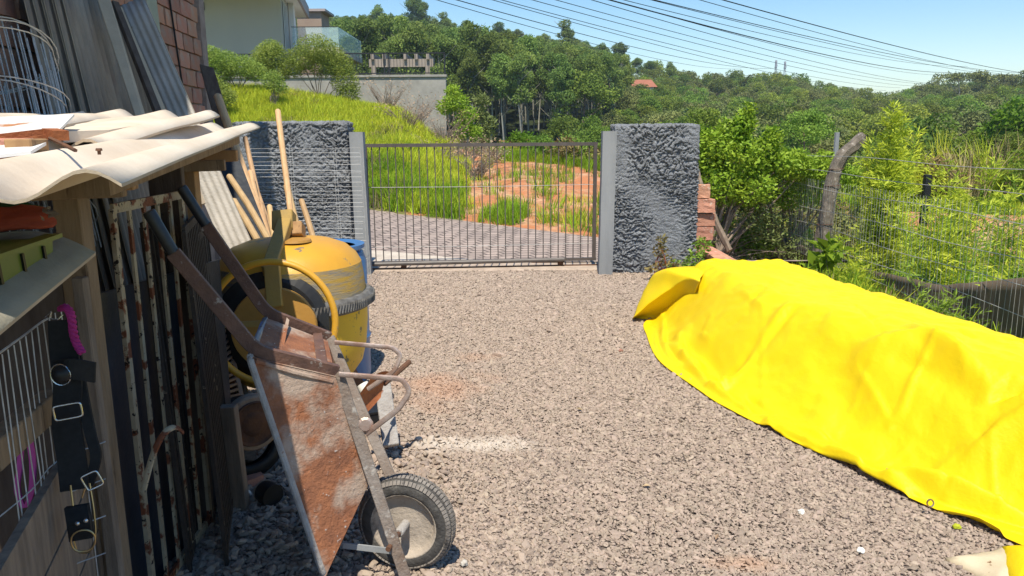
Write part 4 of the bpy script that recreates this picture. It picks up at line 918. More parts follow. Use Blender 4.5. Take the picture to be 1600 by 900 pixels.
# roll of welded wire mesh standing on the shed top
RC = P(-2, 175, 3.1); rollr = .255
mr_ = thing('wire_mesh_roll', 'upright roll of galvanised wire mesh tilted against the wall at the left edge', 'wire roll', tuple(RC-Vector((0, 0, .55))))
axr = (P(-30, 75, 3.25)-P(0, 185, 3.1)).normalized()
axr = (axr+Vector((0, 0, .4))).normalized(); ra = axr.orthogonal().normalized(); rb = axr.cross(ra)
def rollpt(a, h, r_): return RC+axr*h+(ra*math.cos(a)+rb*math.sin(a))*r_
for k in range(76):
    a = 2*math.pi*k/76*2.9; r_ = rollr-.0009*k; MB().tube([rollpt(a, -.62, r_), rollpt(a+.02, -.1, r_), rollpt(a, .27, r_)], .0026, 4).build('mesh_wire', 'wire_galv', mr_)
for k, h_ in enumerate((-.5, -.28, -.26, -.02, .0, .24, .255, .27)):
    MB().tube([rollpt(2*math.pi*i_/28*1.0, h_+.012*math.sin(i_*.6+k), rollr+.003-.0006*i_*(k % 2)) for i_ in range(28)], .0032, 4, closed=True).build('hoop_wire', 'wire_galv', mr_)

# ------------------------------------------------------------------ shed: posts, beams, cage side, boards
sh = thing('animal_shed', 'low timber shed with wire sides under the loose cream roof sheets', 'shed', (-1.25, 2.1, 0))
SD = (P(415, 190, 3.95)-P(190, 287, 1.1)); SDh = Vector((SD.x, SD.y, 0)).normalized(); SL = Vector((-SDh.y, SDh.x, 0))   # SL points left
def vpost(px, py, d, wd_, z1, name='post', mat='wood_beam', z0=0.0, dep=.06):
    t = P(px, py, d); return MB().bar((t.x, t.y, z0), (t.x, t.y, z1), wd_, dep, side=(1, 0, 0)).build(name, mat, sh, bevel=.003)
vpost(111, 310, 2.17, .075, 1.455, mat='wood_old')
vpost(300, 290, 3.6, .055, 1.5)
vpost(262, 300, 2.95, .13, 1.5, name='panel_post', mat='wood_dark', dep=.03)
vpost(2, 330, 3.1, .07, 1.5, mat='wood_dark')
# cross beams under the roof (run left-right) with sawn ends on the right
def beam(px, py, d, L_, wd_, th, mat='wood_beam', name='beam'):
    e = P(px, py, d); return MB().bar(e, e+SL*L_+Vector((0, 0, -.02)), wd_, th, side=(0, 0, 1)).build(name, mat, sh, bevel=.003)
beam(371, 243, 3.75, 1.3, .055, .08)
beam(352, 258, 3.6, 1.2, .05, .05, 'wood_old')
beam(211, 281, 2.02, 1.0, .05, .06); beam(194, 292, 1.98, 1.0, .05, .05, 'wood_old')
a = P(150, 288, 1.6); MB().bar(a+Vector((0, 0, .0)), P(366, 216, 3.8), .05, .05, side=(0, 0, 1)).build('rafter', 'wood_old', sh)
# front corner post clad plank and lower wall boards
for k in range(4):
    a0 = P(-40, 905-k*64, 1.72+k*.01); a1 = P(160, 905-k*62, 2.28)
    z_ = .1+k*.17
    MB().slab([Vector((-1.02, 1.35, z_)), Vector((-1.30, 2.2, z_)), Vector((-1.30, 2.2, z_+.162)), Vector((-1.02, 1.35, z_+.162))], .02, (-1, -.3, 0)).build('board', 'wood_gray', sh)
MB().bar(P(-20, 715, 1.66), P(82, 628, 2.02), .07, .05, side=(0, 0, 1)).build('rail', 'wood_old', sh, bevel=.003)
mb = MB(); t = P(128, 440, 2.12); mb.box8([(t.x-.03, t.y, 0), (t.x+.012, t.y, 0), (t.x+.012, t.y+.03, 0), (t.x-.03, t.y+.03, 0), (t.x-.03, t.y, 1.22), (t.x+.004, t.y, 1.22), (t.x+.004, t.y+.03, 1.22), (t.x-.03, t.y+.03, 1.22)]); mb.build('post', 'wood_gray', sh, bevel=.003)
# dark lining of the shed interior
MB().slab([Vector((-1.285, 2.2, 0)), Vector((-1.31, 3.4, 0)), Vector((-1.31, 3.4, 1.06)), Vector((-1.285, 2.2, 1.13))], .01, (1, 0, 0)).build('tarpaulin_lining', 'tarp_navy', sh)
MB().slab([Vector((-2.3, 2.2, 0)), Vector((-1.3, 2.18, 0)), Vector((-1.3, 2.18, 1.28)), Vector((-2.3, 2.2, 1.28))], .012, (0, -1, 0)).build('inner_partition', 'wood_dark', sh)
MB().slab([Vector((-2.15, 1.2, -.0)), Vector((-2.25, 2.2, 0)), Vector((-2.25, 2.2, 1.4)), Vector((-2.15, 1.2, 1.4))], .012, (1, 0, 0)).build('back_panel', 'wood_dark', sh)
# cage wire
cg = [P(-12, 560, 1.62), P(8, 545, 1.7), P(40, 522, 1.84), P(62, 505, 1.94), P(74, 498, 2.0)]
MB().tube(smoothpath(cg, 4), .0028, 5).build('cage_wire', 'wire_galv', sh)
for k in range(13):
    px = -6+k*9.2; top = P(px, 556-max(px, 0)*.78, 1.655+.0043*px); q = top+Vector((.004*math.sin(k*2.3), 0, -.45)); b_ = Vector((top.x-.01, top.y, .02))
    MB().tube([top, top.lerp(b_, .3)+Vector((.006*math.sin(k*5), .004, 0)), top.lerp(b_, .6), b_], .0018, 4).build('cage_wire', 'wire_galv', sh)
for k in range(5):
    MB().tube(smoothpath([P(-10, 815+k*62, 1.62), P(50, 765+k*60, 1.8), P(88, 722+k*58, 2.0), P(165, 690+k*58, 2.12)], 4), .0018, 4).build('cage_wire', 'wire_galv', sh)

# ------------------------------------------------------------------ loose roof sheets
A0 = P(190, 287, 1.1)
def rsheet(a, b, wid, phase_w, label, pitch=.18, amp=.046, L_=None, warp=.02, name='roof_sheet', mat='sheet_cream', rag=.012):
    a = Vector(a); b = Vector(b); d_ = b-a
    return wavy_sheet(a, d_, SL+Vector((0, 0, .02)), (0, 0, 1), L_ or d_.length, wid, pitch, amp, .007, name, mat, label, 'roof sheet', 'loose cream roof sheets', warp, nl=14, npw=10, rag=rag)
# main sheet: starts in a trough on the right edge
main = wavy_sheet(A0, P(408, 197, 3.95)-A0, SL, (0, 0, 1), 2.96, .93, .186, .042, .005, 'roof_sheet', 'sheet_cream', 'large cream wavy roof sheet, lowest of the pile, its front edge curling over the shed', 'roof sheet', 'loose cream roof sheets', .006, nl=16, npw=12, rag=.012)
a1 = P(170, 252, 1.9)+Vector((0, 0, .03)); rsheet(a1, P(332, 190, 3.2)+Vector((0, 0, .015)), .55, 0, 'cream wavy roof sheet lying second in the pile over the shed', L_=1.55)
a2 = P(98, 213, 2.1)+Vector((0, 0, .03)); rsheet(a2, P(192, 186, 3.3), .36, 0, 'short cream roof sheet at the left of the pile before the ribbed sheets', L_=1.2)
# broken cream tile lying on top
q = [P(98, 213, 1.95), P(171, 210, 2.1), P(262, 193, 2.75), P(212, 186, 2.95), P(110, 196, 2.5)]
def poly_slab(pts, th, name, mat, label, cat, group=None):
    pts = [Vector(p) for p in pts]; n_ = len(pts); mb = MB(); mb.add([p-Vector((0, 0, th)) for p in pts]+pts, [tuple(reversed(range(n_))), tuple(range(n_, 2*n_))]+[(i_, (i_+1) % n_, (i_+1) % n_+n_, i_+n_) for i_ in range(n_)])
    return solo(mb, name, mat, label, cat, pts[0], group)
poly_slab([p+Vector((0, 0, .012)) for p in q], .028, 'broken_tile', 'sheet_cream', 'broken flat cream tile with a thick edge lying on top of the roof sheets', 'tile')
# white enamel sheet, rusty angle frame and brick on the left
poly_slab([P(-40, 222, 1.55), P(85, 210, 1.62), P(116, 178, 2.05), P(-40, 184, 2.0)], .006, 'metal_sheet', 'white_enamel', 'chipped white enamelled metal sheet with rust patches on the shed roof', 'metal sheet')
mb = MB(); mb.bar(P(-40, 222, 1.5), P(78, 208, 1.6), .02, .012, side=(0, 0, 1)); mb.bar(P(78, 208, 1.6), P(96, 212, 1.57), .03, .02); mb.bar(P(-40, 232, 1.48), P(72, 215, 1.58), .012, .012)
solo(mb, 'rusty_angle_frame', 'rust_orange', 'orange rusted angle iron frame under the white metal sheet', 'metal frame', P(78, 208, 1.6))
poly_slab([P(-40, 246, 1.35), P(48, 236, 1.42), P(72, 222, 1.52), P(-40, 228, 1.5)], .006, 'metal_sheet', 'white_enamel', 'smaller white metal sheet tucked under the rusty angle frame', 'metal sheet')
solo(MB().box(P(12, 240, 1.52)+Vector((-.05, .02, -.0)), (.17, .1, .06), Matrix.Rotation(.25, 3, 'Z')), 'roof_brick', 'brick_red', 'single red brick weighing down the sheets at the left edge', 'brick', P(12, 244, 1.5), bevel=.004)
solo(MB().box(P(44, 241, 1.5), (.05, .07, .06), Matrix.Rotation(.1, 3, 'Z')), 'wood_block', 'wood_beam', 'small orange brown wood block beside the red brick on the roof sheets', 'wood block', P(44, 243, 1.5), bevel=.003)
solo(MB().tube(smoothpath([P(78, 216, 1.55), P(100, 226, 1.5), P(118, 235, 1.45)], 4), .004, 5), 'bent_wire', 'rust_dark', 'bent dark wire lying on the cream roof sheet', 'wire', P(100, 226, 1.5))
solo(MB().lathe([(.003, 0), (.003, .006), (.006, .007), (.005, .011)], P(155, 238, 1.33)-Vector((0, 0, .004)), n=8), 'roof_screw', 'rust_dark', 'rusty roofing screw standing on the cream sheet', 'screw', P(155, 238, 1.33))

# lower shelf sheet, seedling tray and rags
wavy_sheet(P(150, 394, 1.62), P(0, 520, 1.14)-P(150, 394, 1.62), SL*.9+Vector((0, 0, .2)), (0, 0, 1), 1.05, .24, .4, .05, .007, 'shelf_sheet', 'shelf_sheet', 'greenish grey curved sheet forming the low shelf under the shed roof', 'roof sheet', None, .01, nl=12, npw=16)
tc_ = P(20, 372, 1.42); ex = (P(84, 356, 1.52)-P(0, 382, 1.28)).normalized(); ey = Vector((-ex.y, ex.x, 0)).normalized()
tr = thing('seedling_tray', 'olive green plastic seedling tray on the shelf sheet', 'tray', tuple(P(80, 375, 1.5)-Vector((0, 0, .05))))
cnr = P(82, 372, 1.5)
MB().box8([cnr-ex*.42+Vector((0, 0, -.045)), cnr-ex*.012+Vector((0, 0, -.045)), cnr-ex*.012+ey*.2+Vector((0, 0, -.045)), cnr-ex*.42+ey*.2+Vector((0, 0, -.045)), cnr-ex*.44, cnr, cnr+ey*.22, cnr-ex*.44+ey*.22]).build('body', 'tray_green', tr)
MB().bar(cnr-ex*.45+Vector((0, 0, .004)), cnr+ex*.01+Vector((0, 0, .004)), .03, .008).build('rim', 'tray_green', tr)
for k in range(4): MB().bar(cnr-ex*(.06+.1*k)-ey*.002+Vector((0, 0, -.008)), cnr-ex*(.055+.1*k)-ey*.002+Vector((0, 0, -.045)), .006, .006).build('slot', 'black_plastic', tr)
def rag(c, sz, seed, name, mat, label, cat):
    bm = bmesh.new(); bmesh.ops.create_icosphere(bm, subdivisions=3, radius=1)
    for v in bm.verts:
        n_ = mn.noise(v.co*1.7+Vector((seed, 0, 0)))*.45+abs(mn.noise(v.co*4+Vector((0, seed, 0))))*.3; v.co = Vector((v.co.x*sz[0], v.co.y*sz[1], max(v.co.z, -.45)*sz[2]))*(1+n_)
    for f in bm.faces: f.smooth = True
    me = bpy.data.meshes.new(name); bm.to_mesh(me); bm.free(); me.materials.append(MATS[mat]); o = link(name, me, None, Vector(c)); return tag(o, label, cat)
rag(P(22, 345, 1.5), (.07, .06, .025), 3, 'orange_rag', 'fabric_red', 'crumpled dark orange rag on the seedling tray', 'rag')
rag(P(8, 333, 1.55), (.06, .06, .02), 8, 'green_rag', 'fabric_green', 'dark green cloth behind the orange rag on the tray', 'rag')
mb = MB(); c = P(48, 345, 1.5); rr = random.Random(3)
for k in range(6): mb.tube(smoothpath([c, c+Vector((rr.uniform(-.03, .05), rr.uniform(-.02, .04), rr.uniform(-.02, .02))), c+Vector((rr.uniform(-.04, .07), 0, rr.uniform(-.01, .03)))], 4), .004, 5)
solo(mb, 'dry_root', 'wood_gray', 'twisted dry root poking out beside the orange rag', 'root', c)

# ------------------------------------------------------------------ straps hanging on the cage post
def strap(pts, w_, mat, parent, name='webbing', th=.003, side=None):
    pts = smoothpath(pts, 5); mb = MB(); V = []; sd = Vector(side or (.9, .35, 0)).normalized()
    for p in pts:
        V += [p-sd*w_/2-Vector((0, th, 0)), p+sd*w_/2-Vector((0, th, 0)), p+sd*w_/2+Vector((0, th, 0)), p-sd*w_/2+Vector((0, th, 0))]
    n_ = len(pts); fs = [(i_*4+k, i_*4+(k+1) % 4, i_*4+4+(k+1) % 4, i_*4+4+k) for i_ in range(n_-1) for k in range(4)]+[(3, 2, 1, 0), (n_*4-4, n_*4-3, n_*4-2, n_*4-1)]
    mb.add(V, fs); return mb.build(name, mat, parent)
def loop(c, hw, hh, r_, mat, parent, name, tilt=0, n=4, rnd=.3):
    rgt = Vector((.93, .36, 0)); pts = []
    m_ = 28
    for k in range(m_):
        a = 2*math.pi*k/m_; ca, sa = math.cos(a), math.sin(a); e = rnd; x_ = hw*math.copysign(abs(ca)**e, ca); z_ = hh*math.copysign(abs(sa)**e, sa)
        pts.append(Vector(c)+rgt*(x_*math.cos(tilt)-z_*math.sin(tilt))+Vector((0, 0, x_*math.sin(tilt)+z_*math.cos(tilt))))
    return MB().tube(pts, r_, 6, closed=True).build(name, mat, parent, smooth=True)
hn = thing('dog_harness', 'black webbing harness with metal buckles hanging on the shed corner post', 'harness', tuple(P(100, 490, 1.9)))
dS = 1.9
strap([P(98, 500, dS), P(100, 545, dS), P(106, 600, dS), P(104, 660, dS), P(112, 715, dS), P(117, 765, dS)], .062, 'strap_black', hn)
strap([P(112, 510, dS+.02), P(120, 560, dS+.02), P(130, 620, dS+.02), P(142, 680, dS+.02), P(150, 715, dS+.02), P(138, 760, dS+.02)], .024, 'strap_black', hn)
strap([P(84, 580, dS-.02), P(108, 576, dS-.05), P(149, 582, dS-.01)], .05, 'strap_black', hn, side=(.1, .1, 1))
strap([P(120, 790, dS-.01), P(124, 815, dS-.02), P(128, 842, dS-.01)], .05, 'strap_black', hn, name='leather_tab', th=.006)
MB().lathe([(.002, .014), (.012, .012), (.021, .004), (.023, -.004)], P(96, 585, dS-.05), (.1, -1, .1), 20).build('stud', 'black_plastic', hn, smooth=True)
MB().tube([P(96, 585, dS-.045)+Vector((.024*math.cos(a*.3), -.004, .026*math.sin(a*.3))) for a in range(21)], .0018, 5, closed=True).build('stud_rim', 'steel', hn)
loop(P(106, 643, dS-.04), .03, .018, .0026, 'steel', hn, 'buckle', .08)
loop(P(144, 751, dS-.03), .019, .02, .0024, 'steel', hn, 'buckle', .35)
loop(P(130, 845, dS-.03), .026, .028, .0022, 'brass', hn, 'ring', 0, rnd=.9)
for px in (121, 134): MB().lathe([(.0065, 0), (.005, .003), (.001, .005)], P(px, 818-(px-121)*.35, dS-.035), (0, -1, 0), 12).build('rivet', 'steel', hn, smooth=True)
MB().tube([P(110, 758, dS-.02), P(114, 790, dS-.02)], .0024, 5).build('wire_link', 'brass', hn); MB().tube([P(133, 763, dS-.02), P(128, 778, dS-.02)], .0024, 5).build('wire_link', 'brass', hn)
MB().tube(smoothpath([P(140, 755, dS), P(147, 800, dS), P(149, 840, dS), P(140, 862, dS), P(122, 862, dS), P(115, 845, dS)], 4), .002, 5).build('wire_loop', 'brass', hn)
# metal hook chain at the top
hk = MB().tube(smoothpath([P(70, 495, 1.98), P(80, 487, 1.9), P(79, 497, 1.9), P(90, 499, 1.88), P(98, 492, 1.88)], 4), .0022, 5); solo(hk, 'wire_hook', 'steel', 'bent wire hook holding the harness at the cage corner', 'hook', P(80, 487, 1.9))
pts = smoothpath([P(95, 482, 1.88), P(103, 480, 1.86), P(111, 492, 1.86), P(114, 515, 1.87), P(119, 535, 1.88), P(128, 550, 1.88)], 8)
mb = MB(); n_ = len(pts)
for s_ in range(3):
    mb.tube([p+Vector((.0048*math.cos(i_*.75+s_*2.1), .0048*math.sin(i_*.75+s_*2.1), .002*math.sin(i_*.75+s_*2.1))) for i_, p in enumerate(pts)], .0058, 6)
solo(mb, 'pink_rope', 'rope_pink', 'twisted magenta rope tied at the top of the black harness', 'rope', pts[0])
ps = thing('pink_strap', 'flat bright pink strap looped behind the cage wire', 'strap', tuple(P(40, 690, 2.0)))
strap([P(45, 682, 1.95), P(51, 720, 1.95), P(50, 765, 1.95), P(42, 792, 1.95)], .013, 'strap_pink', ps, name='strap_loop'); strap([P(33, 690, 1.97), P(31, 730, 1.97), P(27, 765, 1.97), P(37, 793, 1.97)], .012, 'strap_pink', ps, name='strap_loop')

# ------------------------------------------------------------------ old window grills leaning along the shed side
def grill(name, label, A, B, ztop, nb_, mat, bw=.022, zb_=.02, group=None, lean_=Vector((-.03, 0, 0)), latch=False, inset=0.0):
    A = Vector(A); B = Vector(B); g_ = thing(name, label, 'metal grill', (A.x, A.y, 0), group); d_ = (B-A); d_.z = 0; d_.normalize()
    up = Vector((0, 0, ztop))+lean_
    A.z = B.z = 0
    MB().bar(A+up, B+up, .03, .012, side=(0, 0, 1)).build('top_rail', mat, g_)
    MB().bar(A+up*.04, B+up*.04, .03, .012, side=(0, 0, 1)).build('bottom_rail', mat, g_)
    for q in (A, B): MB().bar(q, q+up, .026, .014, side=d_).build('stile', mat, g_)
    for k in range(nb_):
        q = A.lerp(B, (k+1)/(nb_+1)); MB().bar(q+up*.04, q+up*.99, bw, .009, side=d_).build('bar', mat, g_)
    return g_
ga = P(177, 345, 2.36); gb_ = P(284, 322, 2.92)
g1 = grill('window_grill', 'rusty cream painted metal grill with flaking bars leaning on the shed side', ga, gb_, 1.385, 4, 'grill_paint', bw=.019, lean_=Vector((-.0, 0, 0)))
# latch: bent flat bar on the grill
mb = MB(); mb.tube(smoothpath([P(224, 765, 2.30), P(236, 720, 2.3), P(248, 690, 2.3), P(262, 672, 2.31), P(276, 668, 2.34), P(286, 676, 2.36)], 4), .010, 7, flat=.5); mb.build('latch_handle', 'grill_paint', g1)
g2 = grill('window_grill', 'dark blistered metal grill standing edge-on behind the cream one', P(300, 345, 2.9)+Vector((.03, 0, 0)), P(338, 380, 3.45)+Vector((.0, 0, 0)), 1.2, 9, 'grill_dark', lean_=Vector((-.04, 0, 0)))
g3 = grill('window_grill', 'second dark peeling grill pressed against the blistered one', P(285, 340, 2.65)+Vector((.05, 0, 0)), P(324, 380, 3.3)+Vector((.03, 0, 0)), 1.28, 10, 'grill_dark', lean_=Vector((-.05, 0, 0)))
grill('window_grill', 'innermost dark rusty grill behind the peeling ones', P(262, 340, 2.6)-Vector((.04, 0, 0)), P(310, 380, 3.35)-Vector((.03, 0, 0)), 1.3, 10, 'grill_dark', lean_=Vector((-.05, 0, 0)))
vp = MB(); a = P(362, 620, 3.25); vp.bar((a.x, a.y, 0), (a.x-.02, a.y, .48), .07, .05, side=(1, 0, 0)); solo(vp, 'wooden_stake', 'wood_gray', 'short upright wooden stake at the end of the grills', 'stake', (a.x, a.y, 0), bevel=.003)

# ------------------------------------------------------------------ wheelbarrow
N_ = {'g': (232, 330, 2.30), 'g2': (270, 394, 2.35), 'k': (400, 549, 2.50), 'b': (527, 580, 2.65), 'e': (638, 915, 2.72)}
F_ = {'g': (283, 292, 2.80), 'g2': (321, 351, 2.86), 'k': (417, 489, 3.02), 'b': (515, 527, 3.15), 'e': (650, 835, 3.0)}
wb = thing('wheelbarrow', 'rusty cement splashed wheelbarrow standing upright on its wheel with handles leaning on the shed', 'wheelbarrow', tuple(P(638, 822, 2.87)-Vector((0, 0, .185))))
for S in (N_, F_):
    MB().tube([P(*S['g']), P(*S['g'])+(P(*S['g2'])-P(*S['g']))*.06, P(*S['g2'])], [.0175, .0195, .0185], 14).build('grip', 'rubber_grip', wb, smooth='auto')
    sd = (P(*F_['k'])-P(*N_['k'])).normalized()
    path = fillet([P(*S['g2']), P(*S['k']), P(*S['b'])], .05, 5)
    mb = MB(); wq = .042
    def rect(path, w_, h_, mb, sd=sd):
        V = []
        for i_, p in enumerate(path):
            t_ = (path[min(i_+1, len(path)-1)]-path[max(i_-1, 0)]).normalized(); s2 = (sd-t_*sd.dot(t_)).normalized(); u_ = t_.cross(s2)
            V += [p+s2*w_/2+u_*h_/2, p-s2*w_/2+u_*h_/2, p-s2*w_/2-u_*h_/2, p+s2*w_/2-u_*h_/2]
        n_ = len(path); mb.add(V, [(i_*4+k, i_*4+(k+1) % 4, i_*4+4+(k+1) % 4, i_*4+4+k) for i_ in range(n_-1) for k in range(4)]+[(3, 2, 1, 0), (n_*4-4, n_*4-3, n_*4-2, n_*4-1)])
    rect(path, .024, .044, mb); mb.build('handle_arm', 'barrow_frame', wb, bevel=.002)
    mb = MB(); rect([P(*S['b'])-(P(*S['b'])-P(*S['k'])).normalized()*.0, P(*S['b']).lerp(P(*S['e']), .3), P(*S['e'])], .024, .04, mb); mb.build('frame_arm', 'barrow_frame_low', wb, bevel=.002)
# tray
sep = (P(512, 530, 3.1)-P(525, 588, 2.62))
A = P(390, 560, 2.47); B = P(524, 590, 2.63); C_ = P(575, 757, 2.72); D = P(507, 903, 2.60)
A2 = P(414, 497, 3.0); B2 = B+sep*.97; C2 = C_+sep*.82+Vector((0, 0, .0)); D2 = D+(A2-A)*.92
def panel(q, name, mat='barrow_tray', nu=14, nv=14, bulge=.006, th=.003):
    mb = MB(); q = [Vector(p) for p in q]; nn = (q[1]-q[0]).cross(q[3]-q[0]).normalized(); V = []
    for s_ in (0, 1):
        for i_ in range(nu+1):
            for j_ in range(nv+1):
                u, v_ = i_/nu, j_/nv; p = q[0]*(1-u)*(1-v_)+q[1]*u*(1-v_)+q[2]*u*v_+q[3]*(1-u)*v_
                b_ = bulge*math.sin(u*math.pi)*math.sin(v_*math.pi)+.0035*mn.noise(p*9)*min(1, 6*min(u, 1-u, v_, 1-v_)); V.append(p+nn*(b_-th*s_))
    K = (nu+1)*(nv+1); fs = []
    for i_ in range(nu):
        for j_ in range(nv):
            a_ = i_*(nv+1)+j_; fs += [(a_, a_+1, a_+nv+2, a_+nv+1), (K+a_+nv+1, K+a_+nv+2, K+a_+1, K+a_)]
    mb.add(V, fs); return mb.build(name, mat, wb, smooth=True)
panel([A, B, C_, D], 'tray_side'); panel([A2, B2, C2, D2], 'tray_side'); panel([A, A2, B2, B], 'tray_back'); panel([B, B2, C2, C_], 'tray_bottom'); panel([C_, C2, D2, D], 'tray_front')
MB().tube(fillet([A+(B-A)*.02, A, D, D2, A2], .04, 4)+[A2.lerp(A, .5), A+(A2-A)*.03], .0115, 8).build('rolled_rim', 'cement_crust', wb, smooth='auto')
MB().bar(A2.lerp(A, .12)+Vector((0, 0, .0)), A2.lerp(A, .9), .018, .006).build('rim_strip', 'barrel_blue', wb)
MB().tube([A+(B-A)*.07+Vector((0, -.004, -.004)), A.lerp(B, .5)+Vector((.0, -.008, -.012)), B+Vector((-.01, -.006, -.012))], .009, 7).build('weld_seam', 'barrow_tray', wb)
MB().bar(P(*N_['b'])+Vector((-.05, 0, .016)), P(*F_['b'])+Vector((-.05, 0, .016)), .035, .02).build('cross_member', 'barrow_frame', wb)
bk = MB(); bk.add([P(448, 496, 3.02), P(452, 500, 3.0), P(440, 560, 2.66), P(433, 560, 2.66)], [(0, 1, 2, 3)]); bk.build('tray_fold', 'barrow_tray', wb)
# stand legs
def leg(pts, r_=.0115):
    p_ = fillet([P(*q) for q in pts], .018, 4); return MB().tube(p_, [r_*.85]*len(p_), 8, flat=.75).build('leg', 'barrow_leg', wb, smooth='auto')
leg([(530, 585, 2.63), (628, 592, 2.62), (641, 612, 2.62), (622, 640, 2.63), (572, 678, 2.68)])
leg([(523, 535, 3.08), (614, 543, 3.08), (627, 556, 3.08), (616, 580, 3.08), (575, 608, 3.12)])
MB().lathe([(.02, -.005), (.028, 0), (.02, .005)], P(571, 664, 2.665), (.2, -1, .1), 14).build('leg_plate', 'barrow_leg', wb)
# wheel
WC = P(636, 822, 2.87); WC.z = .186; wax = Vector((-.2, -.98, .0)).normalized(); Rw = .184; Wt = .045
prof = []
for k in range(-10, 11):
    a = k/10*math.pi*.62; prof.append((Rw-.042+.042*math.cos(a), Wt*math.sin(a)/math.sin(math.pi*.5)*1.0))
prof = [(Rw-.06, -.03)]+prof+[(Rw-.06, .03)]


ty = MB().lathe(prof, WC, wax, 72, caps=False).build('tyre', 'tyre', wb, smooth=True)
tm = MB(); wa = wax.orthogonal().normalized(); wbv = wax.cross(wa)
for k in range(72):
    a = 2*math.pi*k/72
    for j_, (h_, da) in enumerate(((-.034, .02), (-.012, 0), (.012, .02), (.034, 0))):
        aa = a+da; rad = wa*math.cos(aa)+wbv*math.sin(aa); tan = wax.cross(rad); tilt = h_/Wt; rr_ = Rw-.042+.042*math.cos(math.asin(min(.99, abs(tilt)))*1.0)
        nrm_ = (rad*math.cos(math.asin(tilt*.9))+wax*(tilt*.9)).normalized(); M_ = Matrix((tan, (nrm_.cross(tan)), nrm_)).transposed(); tm.box(WC+rad*(rr_)+wax*h_+nrm_*.0, (.0118, .018, .008), M_)
tm.build('tread', 'tyre_dusty', ty, kind='stuff')
rim = MB().lathe([(.0, .006), (.03, .008), (.05, .004), (.1, -.0), (.112, .014), (.12, .03), (.127, .034), (.131, .03)], WC+wax*.008, wax, 48, caps=False).build('rim', 'rim_dirty', wb, smooth=True)
MB().lathe([(.131, .03), (.125, .02), (.112, -.06)], WC-wax*.0, wax, 48, caps=False).build('rim_back', 'rim_dirty', wb, smooth=True)
MB().lathe([(.017, .0), (.017, .085), (.014, .09), (.009, .09), (.009, .06)], WC, wax, 18, caps=False).build('hub', 'cement_crust', wb, smooth='auto')
MB().lathe([(.0095, -.2), (.0095, .2)], WC, wax, 10).build('axle', 'rust_dark', wb)
MB().bar(P(536, 852, 2.76), P(620, 862, 2.76), .022, .006, side=(0, 0, 1)).build('brace', 'concrete_gray', wb)

# ------------------------------------------------------------------ concrete mixer
MX = Vector((-1.195, 4.1, 0)); mx = thing('concrete_mixer', 'old yellow concrete mixer with its drum turned mouth down and a large tilt ring', 'concrete mixer', MX)
def c3(h): return MX+Vector((0, 0, h))
prof = [(0, 1.065), (.12, 1.062), (.22, 1.05), (.3, 1.02), (.35, .975), (.375, .93)]
MB().lathe(prof, c3(0), n=56, caps=False).build('drum_dome', 'mixer_yellow', mx, smooth=True)
MB().lathe([(.375, .93), (.386, .86), (.392, .8), (.395, .745)], c3(0), n=56, caps=False).build('drum_band', 'mixer_dirty', mx, smooth=True)
MB().lathe([(.398, .72), (.396, .6), (.385, .48), (.36, .38), (.31, .31)], c3(0), n=56, caps=False).build('drum_skirt', 'mixer_low', mx, smooth=True)
mb = MB(); nt_ = 150
mb.lathe([(.392, .695), (.415, .695), (.433, .712), (.438, .735), (.433, .758), (.415, .775), (.392, .775)], c3(0), n=nt_, caps=False)
gr_ = mb.build('ring_gear', 'ring_gear', mx, smooth='auto')
mb = MB()
for k in range(nt_):
    a = 2*math.pi*k/nt_; mb.bar(c3(.712)+Vector((math.cos(a), math.sin(a), 0))*.436, c3(.76)+Vector((math.cos(a+.03), math.sin(a+.03), 0))*.437, .009, .008)
mb.build('gear_teeth', 'ring_gear', gr_, kind='stuff')
MB().lathe([(.09, 1.066), (.085, 1.078), (.02, 1.08)], c3(0)+Vector((.06, -.12, -.006)), n=20).build('drum_cap', 'mixer_brown', mx)
# tilt ring, spokes and gear cover
RCm = P(426, 505, 3.62); rax = Vector((.12, -.98, .1)).normalized(); ra = Vector((0, 0, 1)); ra = (ra-rax*ra.dot(rax)).normalized(); rb = rax.cross(ra)
MB().tube([RCm+(ra*math.cos(a*math.pi/36)+rb*math.sin(a*math.pi/36))*.29 for a in range(72)], .0165, 10, closed=True).build('tilt_ring', 'mixer_yellow', mx, smooth=True)
MB().bar(RCm+rb*.285, RCm-rb*.0, .028, .01, side=(0, 0, 1)).build('spoke', 'yoke_paint', mx)
MB().lathe([(0, .0), (.2, .0), (.205, -.01), (.205, -.03)], P(428, 515, 3.72), rax, 48).build('gear_cover', 'mixer_brown', mx, smooth='auto')
MB().lathe([(.235, .0), (.28, -.02), (.285, -.1)], P(424, 512, 3.80), rax, 48).build('bearing_housing', 'tyre_black', mx)
# yoke over the drum
y0 = P(446, 350, 4.12); y1 = P(410, 420, 3.72)
MB().bar(P(446, 348, 4.1), P(421, 424, 3.74), .07, .06, side=(1, 0, 0)).build('yoke_arm', 'yoke_paint', mx, bevel=.004)
MB().bar(P(425, 415, 3.72), P(430, 480, 3.7), .075, .03, side=(1, 0, 0)).build('yoke_plate', 'yoke_paint', mx, bevel=.004)
MB().bar(P(444, 332, 4.15), P(444, 362, 4.12), .11, .09, side=(1, 0, 0)).build('yoke_block', 'yoke_paint', mx, bevel=.005)
MB().bar(P(463, 350, 4.15), P(463, 370, 4.13), .08, .09, side=(1, 0, 0)).build('yoke_block', 'wood_beam', mx, bevel=.005)
